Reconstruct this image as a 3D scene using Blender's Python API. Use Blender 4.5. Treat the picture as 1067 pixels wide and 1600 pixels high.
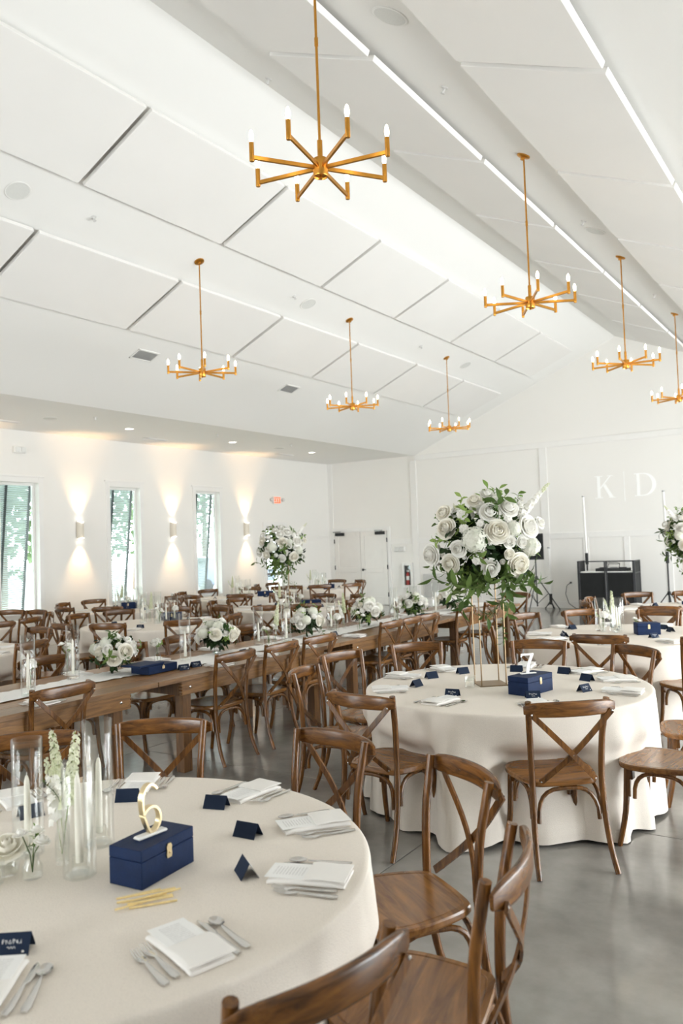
import bpy, bmesh, math, random
from mathutils import Vector, Matrix, Euler

# ------------------------------------------------------------------ clear
for o in list(bpy.data.objects):
    bpy.data.objects.remove(o, do_unlink=True)
SC = bpy.context.scene
COL = SC.collection
PI = math.pi
rad = math.radians

# ------------------------------------------------------------------ camera (28 mm, portrait, slight roll and upward tilt)
def make_camera():
    f, cx, cy = 1244.0, 533.5, 800.0
    vp = Vector((1370 - cx, 821 - cy, f))            # vanishing point of the hall's long axis
    ydir = vp.normalized()
    dn = Vector((1, -0.035, 0)).cross(vp).normalized()
    if dn.y < 0:
        dn = -dn
    zdir = -dn
    xdir = ydir.cross(zdir)
    right = Vector((xdir.x, ydir.x, zdir.x))
    down = Vector((xdir.y, ydir.y, zdir.y))
    fwd = Vector((xdir.z, ydir.z, zdir.z))
    cd = bpy.data.cameras.new('camera')
    cam = bpy.data.objects.new('camera', cd)
    COL.objects.link(cam)
    m = Matrix.Identity(4)
    for i in range(3):
        m[i][0], m[i][1], m[i][2] = right[i], -down[i], -fwd[i]
    m[0][3], m[1][3], m[2][3] = 0, 0, 1.75
    cam.matrix_world = m
    cd.sensor_fit = 'VERTICAL'
    cd.sensor_height = 36.0
    cd.lens = f * 36.0 / 1600.0
    cd.clip_start = 0.05
    cd.clip_end = 300
    cd.dof.use_dof = True
    cd.dof.focus_distance = 4.6
    cd.dof.aperture_fstop = 3.2
    SC.camera = cam
    return right, fwd
CAM_RIGHT, CAM_FWD = make_camera()

# ------------------------------------------------------------------ world: bright even overcast sky
W = bpy.data.worlds.new('sky')
SC.world = W
W.use_nodes = True
bg = W.node_tree.nodes['Background']
bg.inputs[0].default_value = (0.93, 0.97, 1.0, 1)
bg.inputs[1].default_value = 1.0

SC.cycles.max_bounces = 10
SC.cycles.diffuse_bounces = 6
SC.cycles.glossy_bounces = 3
SC.cycles.transparent_max_bounces = 20
# exposure
VS = SC.view_settings
VS.view_transform = 'Standard'
VS.look = 'None'
VS.gamma = 1.0
VS.use_curve_mapping = False
VS.exposure = 4.37

# daylight portals sit in the glazed openings of the walls (they only guide the sky light)
def portal(name, loc, rot, sx, sy):
    l = bpy.data.lights.new(name, 'AREA')
    l.shape = 'RECTANGLE'
    l.size, l.size_y = sx, sy
    l.cycles.is_portal = True
    o = bpy.data.objects.new(name, l)
    o.location = loc
    o.rotation_euler = rot
    o['kind'] = 'helper'
    COL.objects.link(o)

XL, XR, YF, YB = -13.35, 3.49, -4.5, 19.25          # room faces
RIDGE, ZS, ZR = -4.93, 4.11, 6.456                   # ridge x, soffit height, ridge height
SX_L, SX_R = -10.45, 0.59                            # inner edges of the flat side soffits
R_BAYS = [(4.2, 6.9), (7.6, 10.3), (11.0, 13.7), (14.4, 17.1)]   # glazed doors of the right wall
F_BAYS = [(-11.6, -9.2), (-4.6, -2.2)]                           # glazed doors behind the camera
BAY_H = 2.65
for a, b in R_BAYS:
    portal('daylight_portal', (XR + 0.1, (a + b) / 2, BAY_H / 2), (0, rad(90), 0), BAY_H, b - a)
for a, b in F_BAYS:
    portal('daylight_portal', ((a + b) / 2, YF - 0.1, BAY_H / 2), (rad(90), 0, 0), b - a, BAY_H)

# ------------------------------------------------------------------ materials
MATS = {}
def srgb(r, g, b):
    def c(x):
        x /= 255.0
        return x / 12.92 if x <= 0.04045 else ((x + 0.055) / 1.055) ** 2.4
    return (c(r), c(g), c(b), 1)

def base_mat(name):
    m = bpy.data.materials.new(name)
    m.use_nodes = True
    MATS[name] = m
    nt = m.node_tree
    return m, nt, nt.nodes['Principled BSDF'], nt.nodes, nt.links

def coord(nt, scale=(1, 1, 1), use_random=False):
    tc = nt.nodes.new('ShaderNodeTexCoord')
    mp = nt.nodes.new('ShaderNodeMapping')
    mp.inputs['Scale'].default_value = scale
    nt.links.new(tc.outputs['Object'], mp.inputs['Vector'])
    if use_random:
        oi = nt.nodes.new('ShaderNodeObjectInfo')
        mu = nt.nodes.new('ShaderNodeMath')
        mu.operation = 'MULTIPLY'
        mu.inputs[1].default_value = 37.0
        nt.links.new(oi.outputs['Random'], mu.inputs[0])
        cb = nt.nodes.new('ShaderNodeCombineXYZ')
        for k in range(3):
            nt.links.new(mu.outputs[0], cb.inputs[k])
        nt.links.new(cb.outputs[0], mp.inputs['Location'])
    return mp.outputs['Vector']

def plain(name, col, rough=0.5, metal=0.0, vary=0.06, nscale=6.0, bump=0.0, bscale=80.0, spec=0.5, emit=None, estr=0.0):
    """a painted or plain surface: slight procedural mottling and fine relief"""
    m, nt, p, N, L = base_mat(name)
    v = coord(nt)
    n = N.new('ShaderNodeTexNoise')
    n.inputs['Scale'].default_value = nscale
    n.inputs['Detail'].default_value = 3
    L.new(v, n.inputs['Vector'])
    r = N.new('ShaderNodeValToRGB')
    lo = [c * (1 - vary) for c in col[:3]]
    hi = [min(1, c * (1 + vary)) for c in col[:3]]
    r.color_ramp.elements[0].position = 0.3
    r.color_ramp.elements[1].position = 0.7
    r.color_ramp.elements[0].color = (*lo, 1)
    r.color_ramp.elements[1].color = (*hi, 1)
    L.new(n.outputs['Fac'], r.inputs['Fac'])
    L.new(r.outputs['Color'], p.inputs['Base Color'])
    p.inputs['Roughness'].default_value = rough
    p.inputs['Metallic'].default_value = metal
    p.inputs['Specular IOR Level'].default_value = spec
    if bump > 0:
        n2 = N.new('ShaderNodeTexNoise')
        n2.inputs['Scale'].default_value = bscale
        n2.inputs['Detail'].default_value = 4
        L.new(v, n2.inputs['Vector'])
        b = N.new('ShaderNodeBump')
        b.inputs['Strength'].default_value = bump
        b.inputs['Distance'].default_value = 0.01
        L.new(n2.outputs['Fac'], b.inputs['Height'])
        L.new(b.outputs['Normal'], p.inputs['Normal'])
    if emit:
        p.inputs['Emission Color'].default_value = emit
        p.inputs['Emission Strength'].default_value = estr
    return m

def wood(name, dark, light, axis, rough=0.35, gs=9.0, stretch=14.0, bump=0.15):
    m, nt, p, N, L = base_mat(name)
    sc = [stretch] * 3
    sc[axis] = 1.2
    v = coord(nt, tuple(sc), True)
    n = N.new('ShaderNodeTexNoise')
    n.inputs['Scale'].default_value = gs / 3
    n.inputs['Detail'].default_value = 6
    n.inputs['Roughness'].default_value = 0.65
    n.inputs['Distortion'].default_value = 0.9
    L.new(v, n.inputs['Vector'])
    r = N.new('ShaderNodeValToRGB')
    r.color_ramp.elements[0].position = 0.28
    r.color_ramp.elements[1].position = 0.72
    r.color_ramp.elements[0].color = dark
    r.color_ramp.elements[1].color = light
    L.new(n.outputs['Fac'], r.inputs['Fac'])
    oi = N.new('ShaderNodeObjectInfo')
    mr = N.new('ShaderNodeMapRange')
    mr.inputs['To Min'].default_value = 0.85
    mr.inputs['To Max'].default_value = 1.12
    L.new(oi.outputs['Random'], mr.inputs['Value'])
    hs = N.new('ShaderNodeHueSaturation')
    L.new(mr.outputs[0], hs.inputs['Value'])
    L.new(r.outputs['Color'], hs.inputs['Color'])
    L.new(hs.outputs['Color'], p.inputs['Base Color'])
    p.inputs['Roughness'].default_value = rough
    b = N.new('ShaderNodeBump')
    b.inputs['Strength'].default_value = bump
    b.inputs['Distance'].default_value = 0.004
    L.new(n.outputs['Fac'], b.inputs['Height'])
    L.new(b.outputs['Normal'], p.inputs['Normal'])
    return m

def fabric(name, col, scale=260.0, bump=0.3, rough=0.85, vary=0.05):
    m, nt, p, N, L = base_mat(name)
    v = coord(nt)
    n = N.new('ShaderNodeTexVoronoi')
    n.inputs['Scale'].default_value = scale
    L.new(v, n.inputs['Vector'])
    r = N.new('ShaderNodeValToRGB')
    r.color_ramp.elements[0].color = tuple(min(1, c * (1 + vary)) for c in col[:3]) + (1,)
    r.color_ramp.elements[1].color = tuple(c * (1 - vary * 1.5) for c in col[:3]) + (1,)
    L.new(n.outputs['Distance'], r.inputs['Fac'])
    L.new(r.outputs['Color'], p.inputs['Base Color'])
    p.inputs['Roughness'].default_value = rough
    p.inputs['Specular IOR Level'].default_value = 0.25
    b = N.new('ShaderNodeBump')
    b.inputs['Strength'].default_value = bump
    b.inputs['Distance'].default_value = 0.002
    L.new(n.outputs['Distance'], b.inputs['Height'])
    L.new(b.outputs['Normal'], p.inputs['Normal'])
    return m

def glass(name, tint=(0.97, 0.985, 0.98, 1), refl=0.9):
    """thin clear glass: transmits straight through and mirrors towards grazing angles"""
    m, nt, p, N, L = base_mat(name)
    out = N['Material Output']
    t = N.new('ShaderNodeBsdfTransparent')
    t.inputs[0].default_value = tint
    g = N.new('ShaderNodeBsdfGlossy')
    g.inputs['Roughness'].default_value = 0.03
    g.inputs['Color'].default_value = (refl, refl, refl, 1)
    fc = N.new('ShaderNodeLayerWeight')
    fc.inputs['Blend'].default_value = 0.5
    pw = N.new('ShaderNodeMath'); pw.operation = 'POWER'; pw.inputs[1].default_value = 3.0
    L.new(fc.outputs['Facing'], pw.inputs[0])
    lw = N.new('ShaderNodeMath'); lw.operation = 'MULTIPLY_ADD'; lw.inputs[1].default_value = 0.85; lw.inputs[2].default_value = 0.025
    L.new(pw.outputs[0], lw.inputs[0])
    no = N.new('ShaderNodeTexNoise')
    no.inputs['Scale'].default_value = 9
    bp = N.new('ShaderNodeBump')
    bp.inputs['Strength'].default_value = 0.05
    L.new(no.outputs['Fac'], bp.inputs['Height'])
    L.new(bp.outputs['Normal'], g.inputs['Normal'])
    mx = N.new('ShaderNodeMixShader')
    L.new(lw.outputs[0], mx.inputs[0])
    L.new(t.outputs[0], mx.inputs[1])
    L.new(g.outputs[0], mx.inputs[2])
    L.new(mx.outputs[0], out.inputs['Surface'])
    return m

def concrete(name):
    m, nt, p, N, L = base_mat(name)
    v = coord(nt)
    n = N.new('ShaderNodeTexNoise')
    n.inputs['Scale'].default_value = 0.9
    n.inputs['Detail'].default_value = 8
    n.inputs['Roughness'].default_value = 0.62
    L.new(v, n.inputs['Vector'])
    r = N.new('ShaderNodeValToRGB')
    r.color_ramp.elements[0].position = 0.3
    r.color_ramp.elements[1].position = 0.72
    r.color_ramp.elements[0].color = srgb(107, 104, 98)
    r.color_ramp.elements[1].color = srgb(170, 167, 161)
    L.new(n.outputs['Fac'], r.inputs['Fac'])
    L.new(r.outputs['Color'], p.inputs['Base Color'])
    n2 = N.new('ShaderNodeTexNoise')
    n2.inputs['Scale'].default_value = 2.6
    n2.inputs['Detail'].default_value = 6
    L.new(v, n2.inputs['Vector'])
    mr = N.new('ShaderNodeMapRange')
    mr.inputs['To Min'].default_value = 0.05
    mr.inputs['To Max'].default_value = 0.22
    L.new(n2.outputs['Fac'], mr.inputs['Value'])
    L.new(mr.outputs[0], p.inputs['Roughness'])
    p.inputs['Specular IOR Level'].default_value = 0.6
    b = N.new('ShaderNodeBump')
    b.inputs['Strength'].default_value = 0.03
    b.inputs['Distance'].default_value = 0.01
    L.new(n2.outputs['Fac'], b.inputs['Height'])
    L.new(b.outputs['Normal'], p.inputs['Normal'])
    return m

def petal_mat(name, a, b, trans=0.25):
    m, nt, p, N, L = base_mat(name)
    v = coord(nt, (1, 1, 1), True)
    n = N.new('ShaderNodeTexNoise')
    n.inputs['Scale'].default_value = 1.4
    L.new(v, n.inputs['Vector'])
    r = N.new('ShaderNodeValToRGB')
    r.color_ramp.elements[0].position = 0.35
    r.color_ramp.elements[1].position = 0.65
    r.color_ramp.elements[0].color = a
    r.color_ramp.elements[1].color = b
    L.new(n.outputs['Fac'], r.inputs['Fac'])
    L.new(r.outputs['Color'], p.inputs['Base Color'])
    p.inputs['Roughness'].default_value = 0.6
    p.inputs['Specular IOR Level'].default_value = 0.2
    tr = N.new('ShaderNodeBsdfTranslucent')
    L.new(r.outputs['Color'], tr.inputs['Color'])
    mx = N.new('ShaderNodeMixShader')
    mx.inputs[0].default_value = trans
    L.new(p.outputs[0], mx.inputs[1])
    L.new(tr.outputs[0], mx.inputs[2])
    L.new(mx.outputs[0], N['Material Output'].inputs['Surface'])
    return m

def printed(name, paper, ink, rows, x0, x1, y0, y1):
    """paper with rows of fine grey print between x0..x1, y0..y1 of the sheet (generated coordinates)"""
    m, nt, p, N, L = base_mat(name)
    tc = N.new('ShaderNodeTexCoord')
    sp = N.new('ShaderNodeSeparateXYZ')
    L.new(tc.outputs['Generated'], sp.inputs[0])
    def math_(op, a, b):
        k = N.new('ShaderNodeMath')
        k.operation = op
        for i, q in enumerate((a, b)):
            if isinstance(q, (int, float)):
                k.inputs[i].default_value = q
            else:
                L.new(q, k.inputs[i])
        return k.outputs[0]
    X, Y = sp.outputs[0], sp.outputs[1]
    inx = math_('MULTIPLY', math_('GREATER_THAN', X, x0), math_('LESS_THAN', X, x1))
    iny = math_('MULTIPLY', math_('GREATER_THAN', Y, y0), math_('LESS_THAN', Y, y1))
    fr = math_('FRACT', math_('MULTIPLY', Y, rows), 0)
    line = math_('GREATER_THAN', fr, 0.55)
    ns = N.new('ShaderNodeTexNoise')
    ns.inputs['Scale'].default_value = 45
    L.new(tc.outputs['Generated'], ns.inputs['Vector'])
    word = math_('GREATER_THAN', ns.outputs['Fac'], 0.44)
    fac = math_('MULTIPLY', math_('MULTIPLY', inx, iny), math_('MULTIPLY', line, word))
    mx = N.new('ShaderNodeMix')
    mx.data_type = 'RGBA'
    L.new(fac, mx.inputs[0])
    mx.inputs[6].default_value = paper
    mx.inputs[7].default_value = ink
    L.new(mx.outputs[2], p.inputs['Base Color'])
    p.inputs['Roughness'].default_value = 0.75
    return m

plain('wall_paint', (0.84, 0.82, 0.785, 1), 0.6, vary=0.012, nscale=0.6, bump=0.03, bscale=60)
plain('ceiling_paint', (0.86, 0.85, 0.825, 1), 0.75, vary=0.01, nscale=0.5, bump=0.02, bscale=70)
plain('panel_paint', (0.83, 0.812, 0.785, 1), 0.85, vary=0.012, nscale=1.2, bump=0.05, bscale=160)
plain('trim_white', (0.83, 0.815, 0.79, 1), 0.4, vary=0.01)
plain('door_white', (0.79, 0.76, 0.72, 1), 0.42, vary=0.012)
plain('speaker_cloth', (0.70, 0.70, 0.67, 1), 0.8, vary=0.05, nscale=200)
plain('vent_metal', (0.66, 0.65, 0.63, 1), 0.5, vary=0.03)
plain('vent_dark', (0.16, 0.16, 0.155, 1), 0.8)
concrete('concrete')
plain('joint_dark', (0.05, 0.047, 0.043, 1), 0.8)
WD, WL = srgb(44, 24, 8), srgb(136, 88, 38)
for k, ax in enumerate('xyz'):
    wood('chair_wood_' + ax, WD, WL, k, 0.27)
wood('seat_wood', srgb(86, 51, 18), srgb(156, 107, 54), 0, 0.25, gs=7, stretch=9)
wood('farm_top', srgb(98, 68, 40), srgb(160, 121, 80), 1, 0.33, gs=8, stretch=16)
wood('farm_side', srgb(92, 59, 27), srgb(156, 112, 60), 1, 0.42, gs=8, stretch=14)
wood('farm_leg', srgb(76, 48, 23), srgb(132, 92, 50), 2, 0.45, gs=8, stretch=14)
fabric('linen', (0.80, 0.735, 0.655, 1), 300, 0.35)
fabric('napkin_cloth', (0.86, 0.835, 0.80, 1), 500, 0.2, vary=0.02)
fabric('gauze', (0.86, 0.85, 0.83, 1), 180, 0.5, vary=0.06)
plain('brass', srgb(206, 148, 66), 0.32, 1.0, vary=0.10, nscale=14)
plain('pale_gold', srgb(226, 206, 166), 0.28, 1.0, vary=0.08, nscale=20)
plain('stand_gold', srgb(146, 124, 96), 0.42, 1.0, vary=0.08, nscale=20)
plain('stick_gold', srgb(246, 222, 160), 0.35, 0.15, vary=0.1, nscale=60)
plain('silver', (0.62, 0.61, 0.59, 1), 0.16, 1.0, vary=0.04)
plain('navy', srgb(14, 35, 70), 0.6, vary=0.12, nscale=30, bump=0.1, bscale=120, spec=0.2)
plain('navy_card', srgb(20, 36, 60), 0.65, vary=0.06, spec=0.25)
plain('black_matte', (0.016, 0.017, 0.018, 1), 0.6, vary=0.2)
plain('black_cloth', (0.009, 0.010, 0.010, 1), 0.9, vary=0.2)
plain('black_metal', (0.03, 0.03, 0.032, 1), 0.35, 0.6, vary=0.1)
plain('steel_grey', (0.30, 0.30, 0.30, 1), 0.35, 0.8)
plain('wax', (0.84, 0.80, 0.72, 1), 0.45, vary=0.02)
plain('white_plastic', (0.82, 0.81, 0.78, 1), 0.35, vary=0.01)
plain('letter_white', (0.97, 0.97, 0.96, 1), 0.5, vary=0.005)
plain('acrylic', (0.80, 0.80, 0.78, 1), 0.12, vary=0.02)
plain('sconce_cream', (0.72, 0.66, 0.56, 1), 0.4, vary=0.02)
plain('red_paint', (0.45, 0.02, 0.02, 1), 0.3)
plain('bulb_glow', (1, 0.85, 0.6, 1), 0.3, emit=(1.0, 0.80, 0.52, 1), estr=1.0)
plain('lamp_glow', (1, 0.95, 0.85, 1), 0.3, emit=(1.0, 0.93, 0.80, 1), estr=0.45)
plain('exit_red', (0.8, 0.1, 0.05, 1), 0.4, emit=(1.0, 0.16, 0.05, 1), estr=0.06)
petal_mat('petal_white', (0.90, 0.885, 0.84, 1), (0.92, 0.905, 0.86, 1))
petal_mat('petal_cream', (0.88, 0.845, 0.75, 1), (0.90, 0.875, 0.80, 1))
petal_mat('hydrangea_white', (0.78, 0.79, 0.69, 1), (0.87, 0.86, 0.78, 1))
petal_mat('spike_green', (0.62, 0.66, 0.42, 1), (0.82, 0.82, 0.66, 1))
petal_mat('leaf_green', srgb(62, 84, 38), srgb(106, 128, 66), 0.2)
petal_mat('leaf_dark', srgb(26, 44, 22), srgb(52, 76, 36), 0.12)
petal_mat('leaf_light', srgb(108, 138, 66), srgb(150, 172, 96), 0.25)
glass('clear_glass', (0.985, 0.99, 0.985, 1), 0.9)
glass('window_glass', (0.90, 0.96, 0.955, 1), 0.5)
plain('shutter_grey', (0.022, 0.025, 0.027, 1), 0.5, vary=0.05)
plain('louver_grey', (0.34, 0.36, 0.36, 1), 0.5, vary=0.05)
plain('asphalt', (0.20, 0.20, 0.195, 1), 0.9, vary=0.15, nscale=3)
plain('lawn', (0.09, 0.115, 0.06, 1), 0.9, vary=0.3, nscale=8)
plain('bark', srgb(84, 66, 50), 0.9, vary=0.3, nscale=20)
plain('car_blue', (0.05, 0.06, 0.09, 1), 0.2)
plain('car_white', (0.75, 0.75, 0.76, 1), 0.2)
petal_mat('tree_leaf', (0.055, 0.085, 0.036, 1), (0.11, 0.145, 0.075, 1), 0.3)
plain('tyre', (0.02, 0.02, 0.02, 1), 0.8)
plain('car_glass', (0.05, 0.06, 0.07, 1), 0.08)
printed('menu_print', (0.87, 0.865, 0.85, 1), (0.66, 0.65, 0.64, 1), 18, 0.22, 0.78, 0.34, 0.92)

# ------------------------------------------------------------------ mesh builder
class MB:
    def __init__(s):
        s.v, s.f, s.mi, s.cur = [], [], [], 0
    def add(s, vs, fs):
        o = len(s.v)
        s.v += [tuple(p) for p in vs]
        s.f += [tuple(i + o for i in q) for q in fs]
        s.mi += [s.cur] * len(fs)
        return s
    def box(s, x0, x1, y0, y1, z0, z1, M=None):
        vs = [Vector((x, y, z)) for z in (z0, z1) for y in (y0, y1) for x in (x0, x1)]
        if M:
            vs = [M @ p for p in vs]
        return s.add(vs, [(0, 2, 3, 1), (4, 5, 7, 6), (0, 1, 5, 4), (2, 6, 7, 3), (0, 4, 6, 2), (1, 3, 7, 5)])
    def cbox(s, x0, x1, y0, y1, z0, z1, b=0.004, M=None):
        """box with chamfered edges"""
        pts = []
        for sx in (0, 1):
            for sy in (0, 1):
                for sz in (0, 1):
                    X, Y, Z = (x0, x1)[sx], (y0, y1)[sy], (z0, z1)[sz]
                    dx, dy, dz = (b, -b)[sx], (b, -b)[sy], (b, -b)[sz]
                    pts += [(X, Y + dy, Z + dz), (X + dx, Y, Z + dz), (X + dx, Y + dy, Z)]
        F = []
        def c(i, j, k):
            return ((i * 2 + j) * 2 + k) * 3
        F += [(c(0,0,0), c(0,0,1), c(0,1,1), c(0,1,0)), (c(1,0,0), c(1,1,0), c(1,1,1), c(1,0,1))]
        F += [(c(0,0,0)+1, c(1,0,0)+1, c(1,0,1)+1, c(0,0,1)+1), (c(0,1,0)+1, c(0,1,1)+1, c(1,1,1)+1, c(1,1,0)+1)]
        F += [(c(0,0,0)+2, c(0,1,0)+2, c(1,1,0)+2, c(1,0,0)+2), (c(0,0,1)+2, c(1,0,1)+2, c(1,1,1)+2, c(0,1,1)+2)]
        for k in (0, 1):
            for j in (0, 1):
                F.append((c(0,j,k)+1, c(1,j,k)+1, c(1,j,k)+2, c(0,j,k)+2))
                F.append((c(j,0,k)+0, c(j,1,k)+0, c(j,1,k)+2, c(j,0,k)+2))
                F.append((c(j,k,0)+0, c(j,k,1)+0, c(j,k,1)+1, c(j,k,0)+1))
        for i in (0, 1):
            for j in (0, 1):
                for k in (0, 1):
                    F.append((c(i,j,k), c(i,j,k)+1, c(i,j,k)+2))
        vs = [Vector(p) for p in pts]
        if M:
            vs = [M @ p for p in vs]
        return s.add(vs, F)
    def sweep(s, path, sec, up=(0, 0, 1), scales=None, caps=True):
        """sweep the closed 2D section sec along path; up steers the section's second axis"""
        P = [Vector(p) for p in path]
        n, k = len(P), len(sec)
        up = Vector(up)
        vs = []
        for i, p in enumerate(P):
            t = (P[min(i + 1, n - 1)] - P[max(i - 1, 0)]).normalized()
            side = t.cross(up)
            if side.length < 1e-4:
                side = t.cross(Vector((1, 0, 0)))
            side.normalize()
            nr = side.cross(t)
            sc = scales[i] if scales else 1.0
            sa, sb = sc if isinstance(sc, tuple) else (sc, sc)
            for a, b in sec:
                vs.append(p + side * (a * sa) + nr * (b * sb))
        fs = []
        for i in range(n - 1):
            for j in range(k):
                fs.append((i * k + j, i * k + (j + 1) % k, (i + 1) * k + (j + 1) % k, (i + 1) * k + j))
        if caps:
            fs += [tuple(reversed(range(k))), tuple((n - 1) * k + j for j in range(k))]
        return s.add(vs, fs)
    def tube(s, path, r, n=8, up=(0, 0, 1), scales=None):
        return s.sweep(path, [(r * math.cos(2 * PI * j / n), r * math.sin(2 * PI * j / n)) for j in range(n)], up, scales)
    def lathe(s, prof, n=20, c=(0, 0, 0), closed=False):
        vs, fs = [], []
        m = len(prof)
        for j in range(n):
            a = 2 * PI * j / n
            for r, z in prof:
                vs.append((c[0] + r * math.cos(a), c[1] + r * math.sin(a), c[2] + z))
        rng = m if closed else m - 1
        for j in range(n):
            for i in range(rng):
                i2 = (i + 1) % m
                j2 = (j + 1) % n
                fs.append((j * m + i, j2 * m + i, j2 * m + i2, j * m + i2))
        return s.add(vs, fs)
    def prism(s, poly, d, axis='z', base=0.0):
        """extrude a 2D polygon (any simple outline) by d along axis"""
        n = len(poly)
        def P(a, b, h):
            return {'z': (a, b, h), 'y': (a, h, b), 'x': (h, a, b)}[axis]
        vs = [P(a, b, base) for a, b in poly] + [P(a, b, base + d) for a, b in poly]
        fs = [tuple(reversed(range(n))), tuple(range(n, 2 * n))]
        fs += [(i, (i + 1) % n, n + (i + 1) % n, n + i) for i in range(n)]
        return s.add(vs, fs)
    def ball(s, c, r, n=8, m=6, sq=(1, 1, 1)):
        vs, fs = [], []
        for i in range(m + 1):
            t = PI * i / m
            for j in range(n):
                a = 2 * PI * j / n
                vs.append((c[0] + r * sq[0] * math.sin(t) * math.cos(a), c[1] + r * sq[1] * math.sin(t) * math.sin(a), c[2] + r * sq[2] * math.cos(t)))
        for i in range(m):
            for j in range(n):
                fs.append((i * n + j, (i + 1) * n + j, (i + 1) * n + (j + 1) % n, i * n + (j + 1) % n))
        return s.add(vs, fs)
    def mesh(s, name, mats, smooth=True, angle=38):
        me = bpy.data.meshes.new(name)
        me.from_pydata(s.v, [], s.f)
        for mname in ([mats] if isinstance(mats, str) else mats):
            me.materials.append(MATS[mname])
        if not isinstance(mats, str):
            me.polygons.foreach_set('material_index', s.mi)
        bm = bmesh.new()
        bm.from_mesh(me)
        bmesh.ops.recalc_face_normals(bm, faces=bm.faces)
        bm.to_mesh(me)
        bm.free()
        if smooth:
            me.polygons.foreach_set('use_smooth', [True] * len(me.polygons))
            me.set_sharp_from_angle(angle=rad(angle))
        me.update()
        return me

def link(name, me, parent=None, loc=None, rot=None, scale=None):
    o = bpy.data.objects.new(name, me)
    COL.objects.link(o)
    if parent is not None:
        o.parent = parent
    if loc is not None:
        o.location = loc
    if rot is not None:
        o.rotation_euler = rot
    if scale is not None:
        o.scale = (scale,) * 3 if isinstance(scale, (int, float)) else scale
    return o

def tag(o, label, cat, group=None):
    o['label'] = label
    o['category'] = cat
    if group:
        o['group'] = group
    return o

def thing(name, label, cat, loc=(0, 0, 0), rz=0.0, group=None):
    o = bpy.data.objects.new(name, None)
    COL.objects.link(o)
    o.empty_display_size = 0.1
    o.location = loc
    o.rotation_euler = (0, 0, rz)
    return tag(o, label, cat, group)

def struct(name, me, parent=None):
    o = link(name, me, parent)
    if parent is None:
        o['kind'] = 'structure'
    return o

def orient(d, roll=0.0):
    """rotation taking +Z to direction d"""
    q = Vector(d).to_track_quat('Z', 'Y')
    return (q @ Euler((0, 0, roll)).to_quaternion()).to_euler()
ORD = ['first', 'second', 'third', 'fourth', 'fifth', 'sixth', 'seventh', 'eighth', 'ninth', 'tenth', 'eleventh', 'twelfth']

# ================================================================== THE ROOM
# ---- floor: concrete slabs between saw-cut joints
m = MB(); m.box(XL - 0.2, XR + 0.2, YF - 0.2, YB + 0.2, -0.10, -0.012)
FLOOR = struct('floor', m.mesh('floor', 'joint_dark', False))
JX = [XL - 0.2, -11.88, -8.68, -5.48, -2.28, 0.92, XR + 0.2]
JY = [YF - 0.2, -1.52, 1.68, 4.88, 8.08, 11.28, 14.48, 17.68, YB + 0.2]
for i in range(len(JX) - 1):
    for j in range(len(JY) - 1):
        m = MB(); m.cbox(JX[i] + 0.003, JX[i + 1] - 0.003, JY[j] + 0.003, JY[j + 1] - 0.003, -0.02, 0.0, 0.002)
        struct('slab', m.mesh('slab', 'concrete', False), FLOOR)

# ---- outside ground
m = MB(); m.box(-70, XL - 0.3, -10, 60, -0.35, -0.15)
g = struct('ground', m.mesh('ground', 'asphalt', False))
m = MB(); m.box(-21.5, -13.9, -10, 40, -0.15, -0.12)
g = struct('lawn', m.mesh('lawn', 'lawn', False))

# ---- left wall with window and door openings
WIN = [(8.63, 9.45), (11.17, 11.99), (13.71, 14.53)]
WZ0, WZ1 = 0.66, 3.13
D3 = (16.27, 17.09, 2.30)
T = 0.22
m = MB()
edges = [YF - T] + [v for w in WIN for v in w] + [D3[0], D3[1], YB + T]
for i in range(0, len(edges), 2):
    m.box(XL - T, XL, edges[i], edges[i + 1], -0.1, ZS + 0.1)
for a, b in WIN:
    m.box(XL - T, XL, a, b, -0.1, WZ0)
    m.box(XL - T, XL, a, b, WZ1, ZS + 0.1)
m.box(XL - T, XL, D3[0], D3[1], D3[2], ZS + 0.1)
struct('wall_left', m.mesh('wall_left', 'wall_paint', False))

# ---- right wall and the wall behind the camera, both with tall glazed doors
def bay_wall(name, bays, along_y):
    m = MB()
    lo, hi = (YF - T, YB + T) if along_y else (XL - T, XR + T)
    e = [lo] + [v for b in bays for v in b] + [hi]
    def put(a, b, z0, z1):
        if along_y:
            m.box(XR, XR + T, a, b, z0, z1)
        else:
            m.box(a, b, YF - T, YF, z0, z1)
    for i in range(0, len(e), 2):
        put(e[i], e[i + 1], -0.1, ZS + 0.1)
    for a, b in bays:
        put(a, b, BAY_H, ZS + 0.1)
    if not along_y:
        m.prism([(SX_L, ZS + 0.1), (SX_R, ZS + 0.1), (SX_R, ZS), (RIDGE, ZR + 0.2), (SX_L, ZS)], -T, 'y', YF)
    struct(name, m.mesh(name, 'wall_paint', False))
    for k, (a, b) in enumerate(bays):
        m = MB()
        mid = (a + b) / 2
        for q in (a + 0.04, mid - 0.03, mid + 0.03, b - 0.04):
            if along_y:
                m.box(XR + 0.06, XR + 0.12, q - 0.04, q + 0.04, 0, BAY_H)
            else:
                m.box(q - 0.04, q + 0.04, YF - 0.12, YF - 0.06, 0, BAY_H)
        for z in (0.0, BAY_H - 0.1):
            if along_y:
                m.box(XR + 0.06, XR + 0.12, a, b, z, z + 0.1)
            else:
                m.box(a, b, YF - 0.12, YF - 0.06, z, z + 0.1)
        fr_ = struct('door_%d' % ((10 if along_y else 30) + k), m.mesh('glazed_door_frame', 'trim_white', False))
        m = MB()
        if along_y:
            m.box(XR + 0.088, XR + 0.092, a + 0.02, b - 0.02, 0.05, BAY_H - 0.05)
        else:
            m.box(a + 0.02, b - 0.02, YF - 0.092, YF - 0.088, 0.05, BAY_H - 0.05)
        struct('pane', m.mesh('pane', 'clear_glass', False), fr_)
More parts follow.
